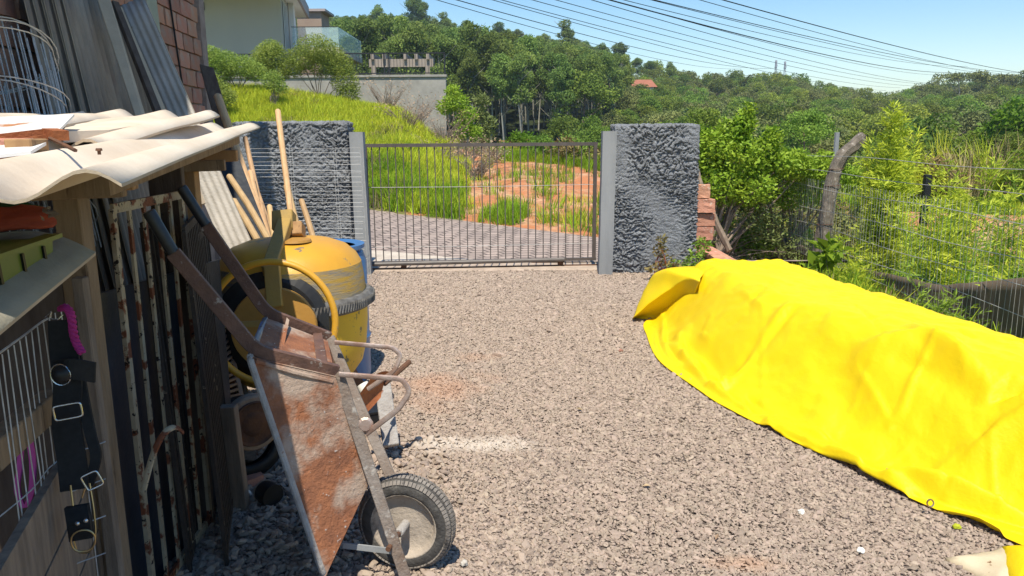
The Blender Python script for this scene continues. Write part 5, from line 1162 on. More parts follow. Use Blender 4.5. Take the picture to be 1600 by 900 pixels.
# legs of the mixer and its undercarriage
MB().bar(P(597, 596, 3.9), P(611, 697, 3.78), .08, .05, side=(1, .2, 0)).build('leg', 'cement_crust', mx, bevel=.004)
MB().bar(P(560, 620, 3.85), P(597, 600, 3.92), .05, .04, side=(0, 0, 1)).build('foot_beam', 'cement_crust', mx, bevel=.003)
MB().bar(c3(.34)+Vector((-.3, -.1, 0)), c3(.05)+Vector((-.38, -.3, 0)), .05, .05).build('leg', 'rust_dark', mx); MB().bar(c3(.34)+Vector((.2, .2, 0)), c3(.05)+Vector((.3, .35, 0)), .05, .05).build('leg', 'rust_dark', mx)
MB().bar(c3(.33)+Vector((-.32, 0, 0)), c3(.33)+Vector((.32, 0, 0)), .06, .06).build('cross_beam', 'rust_dark', mx)
wl = P(398, 662, 3.42); wa2 = Vector((.62, -.78, 0)).normalized(); wl.z = max(wl.z, .13)
MB().lathe([(.05, .0), (.12, .0), (.128, -.008), (.128, -.05), (.12, -.056), (.02, -.056)], wl, wa2, 40).build('road_wheel', 'rim_tan', mx, smooth='auto')
MB().lathe([(.03, .012), (.05, .01), (.06, .003), (.09, .004), (.1, .012), (.105, .004)], wl, wa2, 32).build('wheel_disc', 'rust_dark', mx, smooth='auto')

# tyre, castor, panels and bits round the mixer
def tyre_obj(c, ax, R_, w_, name, mat, label, cat):
    pf = [(R_-.07, -w_*.6)]+[(R_-w_+w_*math.cos(k/8*math.pi*.6), w_*math.sin(k/8*math.pi*.6)) for k in range(-8, 9)]+[(R_-.07, w_*.6)]
    return solo(MB().lathe(pf, c, ax, 48, caps=False), name, mat, label, cat, Vector(c)-Vector((0, 0, R_)), smooth=True)
tc2 = P(378, 645, 3.62); tc2.z = .2
tyre_obj(tc2, (.55, -.83, .25), .2, .05, 'scrap_tyre', 'tyre_black', 'black worn tyre standing behind the small spoked wheel', 'tyre')
cs = P(416, 712, 3.35); cs.z = .055
cst = thing('castor_wheel', 'small black castor wheel with a tan rim on the shaded ground', 'castor', tuple(cs-Vector((0, 0, .05))))
MB().lathe([(.02, -.04), (.05, -.038), (.052, .0), (.05, .035)], cs, (.75, -.66, 0), 24).build('tyre', 'tyre_black', cst, smooth='auto'); MB().lathe([(.03, .034), (.05, .034), (.052, .044), (.03, .05)], cs-Vector((.75, -.66, 0))*.08, (.75, -.66, 0), 24, caps=False).build('rim', 'rim_tan', cst, smooth='auto')
lp = thing('louvred_panel', 'brown slatted metal panel leaning between the grills and the mixer', 'panel', tuple(Vector((P(352, 610, 3.6).x, 3.6, 0))))
for k in range(19):
    a = P(338+k*.5, 535+k*7.4, 3.45); b = P(352+k*1.9, 515+k*8.4, 3.8) if k < 17 else P(372, 650, 3.7)
    MB().bar(a, b, .012, .012, side=(0, 0, 1)).build('slat', 'louver', lp)
MB().bar(P(334, 520, 3.44), P(350, 690, 3.42), .02, .02).build('frame', 'louver', lp); MB().bar(P(350, 500, 3.82), P(386, 660, 3.78), .02, .02).build('frame', 'louver', lp)
plank([P(372, 560, 4.3), P(352, 500, 4.5), P(372, 690, 3.95), P(398, 640, 3.95)], .02, 'white_board', 'sheet_pale', 'pale flat board leaning in the shade behind the mixer', 'board')
for k, (pts, lb, mt) in enumerate([(((366, 690), (400, 706), (402, 720), (370, 718)), 'flat grey board end lying on the ground beside the castor', 'wood_gray'), (((366, 738), (398, 726), (412, 742), (372, 758)), 'broken tan brick fragment on the shaded gravel', 'brick_pink')]):
    poly_slab([H(x_, y_, .045) for x_, y_ in reversed(pts)], .04, 'board_offcut' if k == 0 else 'brick_fragment', mt, lb, 'offcut' if k == 0 else 'brick')
rag(H(383, 772, .02), (.022, .018, .02), 5, 'white_pebble', 'plastic_white', 'small white plastic stub lying on the shaded gravel', 'litter'); rag(H(374, 765, .02), (.016, .03, .03), 9, 'pale_chip', 'sheet_pale', 'pale stone chip beside the white plastic stub', 'stone')
solo(MB().lathe([(.028, 0), (.03, .02), (.03, .09), (.026, .1)], P(566, 600, 3.62), (.5, -.3, -.8), 20), 'plastic_bottle', 'plastic_white', 'white plastic bottle end wedged under the mixer drum', 'bottle', P(566, 600, 3.62), smooth='auto')
# old shovel blade leaning under the drum
q = P(556, 618, 3.5); sv = thing('old_shovel', 'rusty round shovel lying under the mixer drum behind the barrow leg', 'shovel', tuple(H(575, 660)))
mb = MB(); V = []
for i_ in range(8):
    for j_ in range(7):
        u = i_/7; v_ = j_/6-.5; w_ = .2*math.sin(math.pi*(.28+.5*(1-u)))*(1 if u < .7 else 1-(u-.7)*1.6); p = P(600, 600, 3.62).lerp(P(553, 632, 3.4), u); V.append(p+Vector((.25, .5, .8)).normalized()*v_*w_+Vector((.3, -.8, .2))*(v_*v_*.12))
mb.add(V, [(a_*7+b__, a_*7+b__+1, (a_+1)*7+b__+1, (a_+1)*7+b__) for a_ in range(7) for b__ in range(6)]); mb.build('blade', 'rust_orange', sv, smooth=True)
MB().tube([P(600, 600, 3.62), P(640, 565, 3.75)], .013, 8).build('socket', 'rust_dark', sv)
bpx = thing('black_box', 'small open black plastic box on the gravel under the mixer', 'box', tuple(H(590, 662)))
c = H(585, 655, .05); MB().box(c, (.17, .1, .1), Matrix.Rotation(.5, 3, 'Z')).build('body', 'black_plastic', bpx, bevel=.005); MB().box(c+Vector((0, 0, .055)), (.18, .11, .012), Matrix.Rotation(.5, 3, 'Z')).build('rim', 'black_plastic', bpx)

# blue barrel behind the mixer
BC = WY(512, 500, 4.95); BC.z = 0; bl = thing('blue_barrel', 'tall blue plastic barrel standing behind the yellow mixer', 'barrel', BC)
pf = [(.2, 0), (.26, .01), (.27, .05), (.27, .28), (.28, .3), (.27, .32), (.27, .55), (.28, .57), (.27, .59), (.27, .8), (.25, .86), (.235, .87), (.235, .9)]
MB().lathe(pf, BC, n=44).build('body', 'barrel_blue', bl, smooth='auto'); MB().lathe([(.235, .885), (.262, .888), (.262, .912), (.235, .915), (.2, .9)], BC, n=44).build('lid_ring', 'barrel_blue', bl, smooth='auto')

# ------------------------------------------------------------------ tool handles leaning by the pillar
def handle(pts, r_, label, name='tool_handle', d=None, head=True):
    p_ = [P(*q) for q in pts]; mb = MB(); e = (p_[0]-p_[-1]).normalized()
    mb.tube([p_[0]+e*r_*.5, p_[0]+e*.1*r_]+p_, [r_*.55, r_*.9]+[r_*(1+.06*math.sin(i_)) for i_ in range(len(p_))], 10)
    return solo(mb, name, 'wood_handle', label, 'tool handle', p_[-1], 'wooden tool handles', smooth='auto')
handle([(340, 150, 5.9), (354, 190, 5.85), (388, 290, 5.75), (418, 372, 5.6), (450, 470, 5.4)], .03, 'thickest round wooden handle leaning highest behind the roof sheet')
handle([(383, 215, 6.0), (402, 300, 5.85), (428, 375, 5.7), (450, 450, 5.6)], .018, 'thin handle leaning just right of the thickest one', )
handle([(358, 275, 5.2), (388, 320, 5.15), (418, 372, 5.1), (470, 465, 5.0)], .021, 'wooden handle with a rounded end leaning left of the mixer')
handle([(365, 313, 5.0), (385, 345, 4.95), (404, 378, 4.9), (450, 455, 4.8)], .021, 'lowest wooden handle leaning over the mixer with a small hole')
handle([(391, 268, 5.8), (398, 300, 5.75), (418, 372, 5.6)], .02, 'short knobbed handle end behind the thick handle')
handle([(421, 322, 5.6), (425, 350, 5.55), (432, 390, 5.5)], .02, 'small handle stub standing left of the yoke block')
handle([(408, 318, 5.7), (414, 345, 5.65), (424, 385, 5.6)], .016, 'small handle stub between the leaning handles')
handle([(434, 173, 4.75), (441, 230, 4.7), (449, 290, 4.6), (455, 340, 4.5), (462, 420, 4.4)], .017, 'tall straight pale wooden handle standing up in front of the pillar', name='hoe_handle')
handle([(448, 290, 4.62), (456, 325, 4.55), (463, 352, 4.5), (470, 400, 4.45)], .02, 'short darker handle crossing the foot of the tall pale one')
handle([(471, 313, 4.9), (480, 340, 4.85), (489, 370, 4.8), (505, 430, 4.7)], .0175, 'short pinkish handle leaning alone right of the tall one')

# stack of welded wire panels in front of the left pillar
wpn = thing('wire_mesh_stack', 'stack of welded wire panels leaning in front of the left gate pillar', 'wire panel', tuple(H(480, 450)))
rr = random.Random(12)
for k in range(30):
    py = 232+k*6.6+rr.uniform(-1.2, 1.2); pr_ = 563+k*.35+rr.uniform(-3, 2)
    a = P(384+k*.9, py+rr.uniform(-1, 1), 7.6); b = P(pr_, py+rr.uniform(-1.5, 1.5), 8.1); MB().tube([a, a.lerp(b, .5)+Vector((0, 0, rr.uniform(-.006, .006))), b], .0015, 4).build('wire', 'wire_white' if k % 3 else 'wire_galv', wpn)
for px in (384, 452, 520, 562):
    for s_ in (0, 1): MB().tube([P(px+s_*4, 230, 7.65+.0025*(px-384)), P(px+s_*4+14, 436, 7.65+.0025*(px-384))], .0022, 4).build('wire', 'wire_galv', wpn)
# ------------------------------------------------------------------ yellow tarpaulin over a low pile
Ledge = [(1.9, 6.75), (1.5, 6.62), (1.17, 6.44), (1.07, 5.93), (1.04, 5.18), (1.165, 4.58), (1.305, 4.13), (1.49, 3.70), (1.615, 3.44), (1.727, 3.15), (1.868, 2.90), (1.95, 2.76), (2.1, 2.5), (2.3, 2.1), (2.55, 1.7)]
Redge = [(2.2, 6.78), (2.45, 6.72), (2.62, 6.5), (2.66, 6.0), (2.7, 5.2), (2.74, 4.6), (2.78, 4.1), (2.82, 3.7), (2.86, 3.4), (2.9, 3.1), (2.93, 2.9), (2.95, 2.7), (3.0, 2.4), (3.1, 2.0), (3.2, 1.6)]
def interp_path(Q, t):
    f = t*(len(Q)-1); i_ = min(int(f), len(Q)-2); f -= i_
    p0 = Q[max(i_-1, 0)]; p1 = Q[i_]; p2 = Q[i_+1]; p3 = Q[min(i_+2, len(Q)-1)]
    return tuple(.5*((2*p1[k])+(p2[k]-p0[k])*f+(2*p0[k]-5*p1[k]+4*p2[k]-p3[k])*f*f+(3*p1[k]-p0[k]-3*p2[k]+p3[k])*f**3) for k in (0, 1))
def seg(x, y, a, b):
    dx, dy = b[0]-a[0], b[1]-a[1]; L2 = dx*dx+dy*dy; t = max(0, min(1, ((x-a[0])*dx+(y-a[1])*dy)/L2)); return math.hypot(x-a[0]-t*dx, y-a[1]-t*dy), t
def g2(px, py, z): q = H(px, py, z); return (q.x, q.y)
# ridge (+) and valley (-) folds drawn on the cloth: (start, end, width, height)
FOLDS = [(g2(1060, 446, .5), g2(1075, 500, .35), .035, .03), (g2(1075, 500, .33), g2(1130, 552, .27), .05, .05), (g2(1130, 552, .27), g2(1225, 505, .42), .05, .055),
         (g2(1150, 540, .3), g2(1225, 512, .4), .06, -.05), (g2(1080, 470, .45), g2(1135, 530, .33), .1, -.045),
         (g2(1045, 520, .15), g2(1110, 590, .1), .03, .035), (g2(1110, 590, .1), g2(1170, 632, .07), .025, .03), (g2(1060, 545, .1), g2(1160, 625, .06), .04, -.02),
         (g2(1200, 655, .06), g2(1340, 725, .05), .03, .035), (g2(1300, 700, .06), g2(1420, 765, .05), .025, .03), (g2(1230, 665, .09), g2(1330, 715, .08), .03, -.02),
         (g2(1420, 590, .3), g2(1540, 653, .3), .05, .035), (g2(1400, 620, .25), g2(1530, 668, .25), .05, -.02), (g2(1180, 590, .2), g2(1205, 622, .15), .03, -.04),
         (g2(1400, 738, .08), g2(1600, 796, .1), .04, .085), (g2(1430, 772, .05), g2(1610, 822, .05), .035, -.05), (g2(1400, 770, .04), g2(1560, 830, .04), .02, .03),
         (g2(1480, 700, .2), g2(1600, 712, .2), .04, .03), (g2(1345, 560, .4), g2(1420, 600, .3), .06, .03), (g2(1290, 530, .45), g2(1340, 640, .2), .09, -.025), (g2(1550, 690, .2), g2(1600, 680, .25), .03, -.035)]
_r = random.Random(77)   # small sharp creases
for _k in range(34):
    _px = _r.uniform(1060, 1600); _py = 395+max(0, (_px-1180))*.38+_r.uniform(25, 190); _a = _r.gauss(.5, .5); _l = _r.uniform(18, 70); _z = .3
    FOLDS.append((g2(_px, _py, _z), g2(_px+_l*math.cos(_a), _py+_l*math.sin(_a), _z), _r.uniform(.012, .022), _r.choice((1, 1, -1))*_r.uniform(.006, .013)))
nu, nv = 330, 170; V = []
def sm(t, a, b): t = max(0, min(1, (t-a)/(b-a))); return t*t*(3-2*t)
def hump(s, s1=.5):   # cross profile, left edge 0 .. right 1
    if s < s1: t = s/s1; return t*t*(3-2*t)*.8+.2*t
    if s < .8: return 1
    t = (1-s)/.2; return max(0, t)**.55
for i_ in range(nu+1):
    t = i_/nu; l = interp_path(Ledge, t); r_ = interp_path(Redge, t)
    for j_ in range(nv+1):
        s = j_/nv; x_ = l[0]+(r_[0]-l[0])*s; y_ = l[1]+(r_[1]-l[1])*s
        endf = min(1, t/.12); endf = endf**.38 if endf > 0 else 0
        near_ = 1
        top = .57+.04*math.sin(t*7)-.03*t-.1*(1-sm(t, .15, .5))
        s0 = .03+.09*sm(t, .2, .45)+.04*math.sin(t*9+1)*sm(t, .2, .4); sh_ = max(0, (s-s0)/(1-s0))
        h = top*hump(sh_, .22+.36*min(1, t/.75)**.8)*endf
        for a_, b_, w_, hh in FOLDS:
            d_, tt = seg(x_, y_, a_, b_)
            if d_ < 3*w_: h += 1.45*hh*math.exp(-(d_/(w_*.85))**2)*(math.sin(math.pi*min(1, max(.0, .12+tt*.76)))**.5)
        hem = .085+.02*math.sin(t*17)+.012*math.sin(t*41); h += .02*math.exp(-((s-hem)/.013)**2)*(.6+.8*max(0, math.sin(t*23+2)))+.014*math.exp(-((s-hem*.5)/.01)**2)*max(0, math.sin(t*31))
        e_ = min(1, s*14)*min(1, t*20)
        p = Vector((x_, y_, 0)); h += e_*(.012*mn.noise(p*2.6)+.011*mn.noise(Vector((x_*9+y_*3, y_*5, 1)))-.013*abs(mn.noise(Vector((x_*13+y_*7, y_*7-x_*3, 4))))-.006*abs(mn.noise(Vector((x_*30-y_*14, y_*17, 9)))))
        h += e_*.045*max(0, mn.noise(Vector((x_*6-y_*2, y_*2.6+x_*1.5, 7))))*(1-sh_)
        x_ += .02*mn.noise(Vector((t*14, 2, 0)))*(1-min(1, s*5)); 
        V.append((x_, y_, max(.022+.003*e_, h+.024)))
Fc = [(a_*(nv+1)+b_, (a_+1)*(nv+1)+b_, (a_+1)*(nv+1)+b_+1, a_*(nv+1)+b_+1) for a_ in range(nu) for b_ in range(nv)]
tp = thing('yellow_tarpaulin', 'bright yellow tarpaulin draped over a long low pile on the right of the gravel', 'tarpaulin', (1.9, 4.4, 0))
Vn = np.array(V)-np.array([1.9, 4.4, 0]); me = mesh_np('cover', Vn, Fc, 'tarp_yellow', True); me.flip_normals(); cv = link('cover', me, tp)
md = cv.modifiers.new('thickness', 'SOLIDIFY'); md.thickness = .003; md.offset = -1
# loose flap hanging at the far left corner, open like a tunnel
fl = [[P(1092, 440, 5.95), P(1098, 428, 6.2), P(1110, 420, 6.4), P(1150, 414, 6.45)],
      [P(1074, 437, 6.15), P(1050, 420, 6.5), P(1090, 416, 6.65), P(1130, 414, 6.7)],
      [P(1045, 453, 6.35), P(1026, 426, 6.75), P(1060, 420, 6.9), P(1105, 418, 6.9)],
      [P(1010, 478, 6.5), P(1016, 436, 6.9), P(1040, 428, 7.0), P(1090, 424, 7.0)],
      [P(990, 495, 6.58), P(1003, 462, 6.85), P(1020, 442, 7.05), P(1080, 432, 7.1)]]
def bez(rows, n=26, m_=30):
    V = []
    R2 = [smoothpath(r_, 10) for r_ in rows]; K = len(R2[0])
    cols = [smoothpath([R2[i_][k] for i_ in range(len(rows))], 7) for k in range(K)]
    M_ = len(cols[0]); V = [cols[k][j_]+mn.noise_vector(cols[k][j_]*7)*.01 for k in range(K) for j_ in range(M_)]
    return V, [(k*M_+j_, k*M_+j_+1, (k+1)*M_+j_+1, (k+1)*M_+j_) for k in range(K-1) for j_ in range(M_-1)]
V_, F2 = bez(fl); mb = MB().add(V_, F2); o = mb.build('corner_flap', 'tarp_yellow', tp, smooth=True); md = o.modifiers.new('thickness', 'SOLIDIFY'); md.thickness = .003
fr_ = [fl[k][0] for k in range(5)]; gr2 = [H(1074, 507, .04), H(1048, 502, .02), H(1022, 499, .02), H(1006, 498, .02), H(992, 496, .02)]
fl2 = [[a_, a_.lerp(b_, .35)+Vector((0, .06, -.03)), a_.lerp(b_, .75)+Vector((0, .05, -.02)), b_] for a_, b_ in zip(fr_, gr2)]
V_, F2 = bez(fl2); mb = MB().add(V_, F2); o = mb.build('corner_flap', 'tarp_yellow', tp, smooth=True); md = o.modifiers.new('thickness', 'SOLIDIFY'); md.thickness = .003
for (px, py) in ((1453, 793),):
    q = H(px, py, .45 if py < 500 else .05); MB().tube([q+Vector((.014*math.cos(a*.52), .004*math.sin(a*.52), .014*math.sin(a*.52)+.02)) for a in range(12)], .004, 5, closed=True).build('eyelet', 'brass', tp)
# paper sack at the bottom right
skp = [H(1478, 872, .02), H(1550, 862, .03), H(1566, 853, .045), H(1640, 856, .05), H(1660, 930, .03), H(1560, 930, .02), H(1520, 892, .02)]
sk = thing('paper_sack', 'torn cream paper sack with brown print and a yellow end beside the tarpaulin', 'sack', tuple(H(1550, 880)))
def fan(pts, name, mat, bulge=.03, th=.012):
    c = sum((Vector(p) for p in pts), Vector())/len(pts)+Vector((0, 0, bulge)); n_ = len(pts); V = [c]; K = 5
    for k in range(1, K+1):
        for i_ in range(n_*4):
            a_ = Vector(pts[i_//4 % n_]); b_ = Vector(pts[(i_//4+1) % n_]); e = a_.lerp(b_, (i_ % 4)/4); u = k/K; p = c.lerp(e, u); p.z = e.z+(c.z-e.z)*(1-u*u)+.006*mn.noise(p*16); V.append(p)
    m_ = n_*4; V += [Vector((v.x, v.y, .004)) for v in V[-m_:]]
    fs = [(0, 1+i_, 1+(i_+1) % m_) for i_ in range(m_)]+[(1+k*m_+i_, 1+(k+1)*m_+i_, 1+(k+1)*m_+(i_+1) % m_, 1+k*m_+(i_+1) % m_) for k in range(K) for i_ in range(m_)]
    return MB().add(V, fs).build(name, mat, sk, smooth=True)
fan(skp, 'paper', 'sack_paper')
fan([H(1566, 853, .05), H(1640, 850, .055), H(1660, 930, .05), H(1590, 925, .05), H(1568, 885, .05)], 'yellow_print', 'tarp_yellow', .045)

# ------------------------------------------------------------------ wire fence on the right
FX = 3.95
fn = thing('wire_fence', 'old galvanised wire mesh fence along the right side of the yard', 'fence', (FX, 8, -.05))
for z_ in (.02, .22, .43, .65, .92, 1.13, 1.33):
    mb = MB(); pts = [Vector((FX+.01*math.sin(y_*2+z_*5), y_, z_-.02+.015*math.sin(y_*1.7+z_*9))) for y_ in np.arange(2.2, 16.3, .6)]; mb.tube(pts, .0032, 5); mb.build('line_wire', 'wire_galv', fn)
rr = random.Random(6); y_ = 4.9; me_ = None; k = 0
while y_ < 15.5 and k < 190:
    if me_ is None: o = MB().tube([Vector((0, 0, -.05)), Vector((.006, .004, .45)), Vector((-.003, 0, .95))], .0017, 4).build('stay_wire', 'wire_galv', None); me_ = o.data; bpy.data.objects.remove(o)
    o = link('stay_wire', me_, fn, Vector((FX, y_, .05))-fn.location); o.rotation_euler = (rr.uniform(-.012, .012), 0, rr.uniform(0, 6)); y_ += .062; k += 1
def fpost(y_, tilt, label, h=1.2):
    b = Vector((FX+.03, y_, -.35)); t = thing('fence_post', label, 'fence post', (b.x, b.y, -.1), 'concrete fence posts'); dx = tilt
    bm = bmesh.new(); pts = [b, Vector((b.x+dx*.3, y_, .4)), Vector((b.x+dx*.75, y_, 1.0)), Vector((b.x+dx, y_, h-.02)), Vector((b.x+dx+.06, y_-.02, h+.12)), Vector((b.x+dx+.3, y_-.05, h+.34))]
    rings = []
    dense = smoothpath(pts[:4], 6)+[pts[4]]+[pts[4].lerp(pts[5], k_/4) for k_ in range(1, 5)]; n_ = len(dense); mb = MB(); V = []
    for i_, p in enumerate(dense):
        t_ = (dense[min(i_+1, n_-1)]-dense[max(i_-1, 0)]).normalized(); a = Vector((1, 0, 0)); a = (a-t_*a.dot(t_)).normalized(); c_ = t_.cross(a); w_ = .088-.014*i_/n_
        for k_ in range(8):
            an = math.pi/8+k_*math.pi/4; q = p+(a*math.cos(an)+c_*math.sin(an))*w_*1.08; V.append(q+mn.noise_vector(q*16)*.02)
    mb.add(V, [(i_*8+k_, i_*8+(k_+1) % 8, i_*8+8+(k_+1) % 8, i_*8+8+k_) for i_ in range(n_-1) for k_ in range(8)]+[tuple(reversed(range(8))), tuple(range(n_*8-8, n_*8))])
    mb.build('shaft', 'concrete_post', t, smooth='auto')
    for z_ in (.43, .92, 1.13):
        c_ = Vector((b.x+dx*z_/1.2, y_, z_)); MB().tube([c_+Vector((.1*math.cos(a*.7), .1*math.sin(a*.7), .004*a-.01)) for a in range(9)], .004, 5, closed=True).build('tie_wire', 'rust_dark', t)
    return t
fpost(9.85, .15, 'lichen stained concrete fence post with a bent top, right of the vine covered stretch')
# shade net along the foot of the fence
def net(name, label, pts, seed, mat='net_dark'):
    mb = MB(); V = []; dense = []
    for (a, b) in zip(pts[:-1], pts[1:]):
        for k in range(10): t_ = k/10; dense.append(tuple(a[i_]+(b[i_]-a[i_])*t_ for i_ in range(4)))
    dense.append(pts[-1]); m_ = 8
    for q in dense:
        x_, y_, z0, z1 = q
        for j_ in range(m_+1):
            z_ = z0+(z1-z0)*j_/m_; w_ = .03*mn.noise(Vector((y_*3, z_*4, seed)))+.012*math.sin(y_*14+z_*3); V.append((x_+w_, y_, z_+.012*mn.noise(Vector((y_*5, 1, seed)))))
    n_ = len(dense); mb.add(V, [(i_*(m_+1)+j_, i_*(m_+1)+j_+1, (i_+1)*(m_+1)+j_+1, (i_+1)*(m_+1)+j_) for i_ in range(n_-1) for j_ in range(m_)])
    o = solo(mb, name, mat, label, 'shade net', (pts[0][0], pts[0][1], 0), smooth=True); md = o.modifiers.new('thickness', 'SOLIDIFY'); md.thickness = .003; return o
net('shade_net', 'dark brown shade net sagging along the foot of the fence on the right', [(4.08, 3.5, -.4, .55), (4.08, 5.9, -.4, .48), (4.1, 7.2, -.4, .16), (4.1, 9.7, -.4, -.02)], 3)
net('shade_net', 'brown strip of netting along the fence foot left of the concrete post', [(4.08, 9.9, -.4, .02), (4.08, 12, -.4, .1), (4.06, 14.5, -.4, .16)], 5, 'net_dark')

# ------------------------------------------------------------------ plants along the fence
def bamboo(name, label, base, h, n, seed, spread=.35, mat='leaf_bamboo', leaf=.13, dens=44, group=None, lean_=(.0, 0)):
    t = thing(name, label, 'plant', base, group); r = np.random.default_rng(seed); mb = MB(); C = []; D = []
    for k in range(n):
        hh = h*r.uniform(.45, 1.0) if k else h; bx, by = r.normal(0, spread*.25, 2); lx, ly = r.normal(0, spread, 2)*.8+np.array(lean_)*hh; pts = [Vector((bx+lx*(i_/7)**1.5, by+ly*(i_/7)**1.5, hh*i_/7)) for i_ in range(8)]
        mb.tube(pts, [.009*(1-.8*i_/7) for i_ in range(8)], 4)
        for q in range(int(dens*hh/h)):
            u = r.uniform(.15, 1); f = u*7; i_ = min(int(f), 6); p = pts[i_].lerp(pts[i_+1], f-i_); a = r.uniform(0, 6.28); l = .26*(1.12-u)*r.uniform(.4, 1.3)+.03
            tip = p+Vector((math.cos(a)*l, math.sin(a)*l, l*.55)); mb.tube([p, tip], [.0025, .001], 3)
            for s_ in range(5): C.append(tuple(p.lerp(tip, .25+.75*s_/4))); D.append((math.cos(a)*.8+r.normal(0, .5), math.sin(a)*.8+r.normal(0, .5), .45+r.normal(0, .45)))
    C = np.array(C); D = np.array(D); D /= np.linalg.norm(D, axis=1)[:, None]; s = leaf*r.uniform(.5, 1.2, len(C))[:, None]; b = np.cross(D, r.normal(size=D.shape)); b /= np.linalg.norm(b, axis=1)[:, None]
    V = np.stack([C, C+D*s*.4+b*s*.09, C+D*s, C+D*s*.4-b*s*.09], 1).reshape(-1, 3)
    me = bpy.data.meshes.new('cane'); me.from_pydata(mb.v, [], mb.f); me.materials.append(MATS['leaf_weed']); me.update(); link('cane', me, t)
    link('foliage', leaf_mesh('foliage', mat, V, np.arange(len(V)).reshape(-1, 4)), t); return t
def basepx(px, y_, z=None): d = y_; xx = (px-800)/1200*(y_*1.0); return (xx, y_, gz(xx, y_)-.05 if z is None else z)
bamboo('bamboo_clump', 'tall yellow green bamboo clump growing behind the fence right of the concrete post', (4.46, 9.2, -.35), 2.1, 16, 1, .17, dens=120, leaf=.095)
bamboo('bamboo_cane', 'single tall bamboo spire standing highest in the yellow green clump', (4.4, 9.1, -.35), 2.25, 3, 7, .04, dens=200, leaf=.09)
bamboo('bamboo_clump', 'lower bamboo clump right of the tallest one', (5.15, 8.9, -.25), 1.55, 9, 2, .24, dens=80, lean_=(.1, 0), leaf=.09)
bamboo('bamboo_clump', 'short bamboo shoots between the tall clump and the shade net', (4.55, 8.0, -.25), 1.15, 12, 3, .28, dens=70, leaf=.09)
bamboo('bamboo_clump', 'green bamboo shoots hanging over the shade net at the right', (4.35, 6.7, -.2), .75, 6, 4, .25, 'leaf_bamboo', .08, 40)
bamboo('bamboo_clump', 'bamboo shoots leaning at the right edge behind the net', (5.7, 8.6, -.3), 1.35, 8, 5, .26, leaf=.09, dens=70)
# vine covered stretch left of the post
shrub('vine_thicket', 'dense green vine thicket climbing the fence beside the right gate pillar', 'bush', (2.75, 10.5, -.1),
      [(-.35, 0, 1.3, .28, .3), (-.2, .1, 1.6, .22, .22), (-.05, 0, 1.45, .3, .3), (.2, .05, 1.65, .2, .25), (.3, 0, 1.35, .34, .3), (.42, 0, 1.9, .1, .22), (.35, 0, 1.75, .16, .2), (.62, .1, 1.38, .3, .25), (.75, 0, 1.6, .14, .18), (1.0, 0, 1.28, .3, .22), (1.3, 0, 1.2, .26, .2), (1.5, .1, 1.3, .16, .16), (-.38, 0, .95, .22, .3), (0, 0, 1.0, .4, .3), (.5, 0, .95, .4, .25)], 15000, .062, 'leaf_vine', asp=.5, stems=26, seed=11, shell=.35)
shrub('vine_thicket', 'looser yellow green vines hanging between the thicket and the concrete post', 'bush', (4.0, 11.0, -.3), [(-.5, 0, 1.35, .3, .2), (-.2, 0, 1.45, .22, .2), (.15, 0, 1.4, .3, .2), (.45, 0, 1.3, .25, .2), (.0, 0, 1.05, .5, .25), (.8, 0, 1.25, .2, .2), (-.6, 0, 1.0, .3, .25)], 5500, .06, 'leaf_vine', asp=.45, stems=16, seed=12, shell=.35)
shrub('tangled_undergrowth', 'brown green tangle of stems and leaves under the vine thicket', 'bush', (3.0, 10.8, -.15), rlobes(22, 1.0, .35, .1, 1.0, .28, 31), 8500, .055, 'leaf_olive', asp=.35, stems=60, seed=13, sr=.006)
shrub('tangled_undergrowth', 'green weedy tangle at the foot of the fence left of the concrete post', 'bush', (3.4, 11.2, -.2), rlobes(18, 1.2, .35, .05, .5, .28, 33), 6500, .06, 'leaf_weed', asp=.4, stems=30, seed=17, sr=.005)
shrub('tangled_undergrowth', 'dry brushy weeds behind the fence left of the concrete post', 'bush', (4.35, 12.3, -.4), rlobes(20, 1.1, .5, .15, 1.0, .3, 32), 7000, .06, 'leaf_rusty', asp=.3, stems=70, seed=14, sr=.006)
for k, (x_, y_, w_, h_, mt, n_, lb) in enumerate([(5.3, 12.6, .8, .9, 'leaf_olive', 5000, 'olive weedy bush behind the tall bamboo clump'), (8.0, 16.4, .9, 1.0, 'leaf_bamboo', 5000, 'yellow green bush right of the bamboo behind the fence'), (9.4, 17.2, 1.1, 1.0, 'leaf_rusty', 5200, 'brownish bush above the red earth bank'),
                                          (6.6, 17.0, 1.6, 1.1, 'leaf_broad', 4200, 'dark green scrub behind the bamboo'), (3.6, 15.5, 1.3, .9, 'leaf_broad', 3400, 'green scrub beyond the vine thicket'), (11.2, 16.5, 1.5, 1.3, 'leaf_weed', 4000, 'bright weedy scrub at the right edge above the bank'), (4.6, 19.5, 1.6, 1.2, 'leaf_vine', 4200, 'light green scrub in the gap above the vine thicket'), (10.5, 21, 2.4, 1.5, 'leaf_broad', 5000, 'dark scrub behind the reeds at the right'), (7.8, 22, 2.0, 1.4, 'leaf_olive', 4200, 'olive scrub between bamboo and hillside')]):
    shrub('scrub', lb, 'bush', (x_, y_, gz(x_, y_)-.05), rlobes(14, w_, .6, .15, h_, .38, k+90), n_, .085, mt, asp=.4, stems=26, seed=k+90, sr=.01)
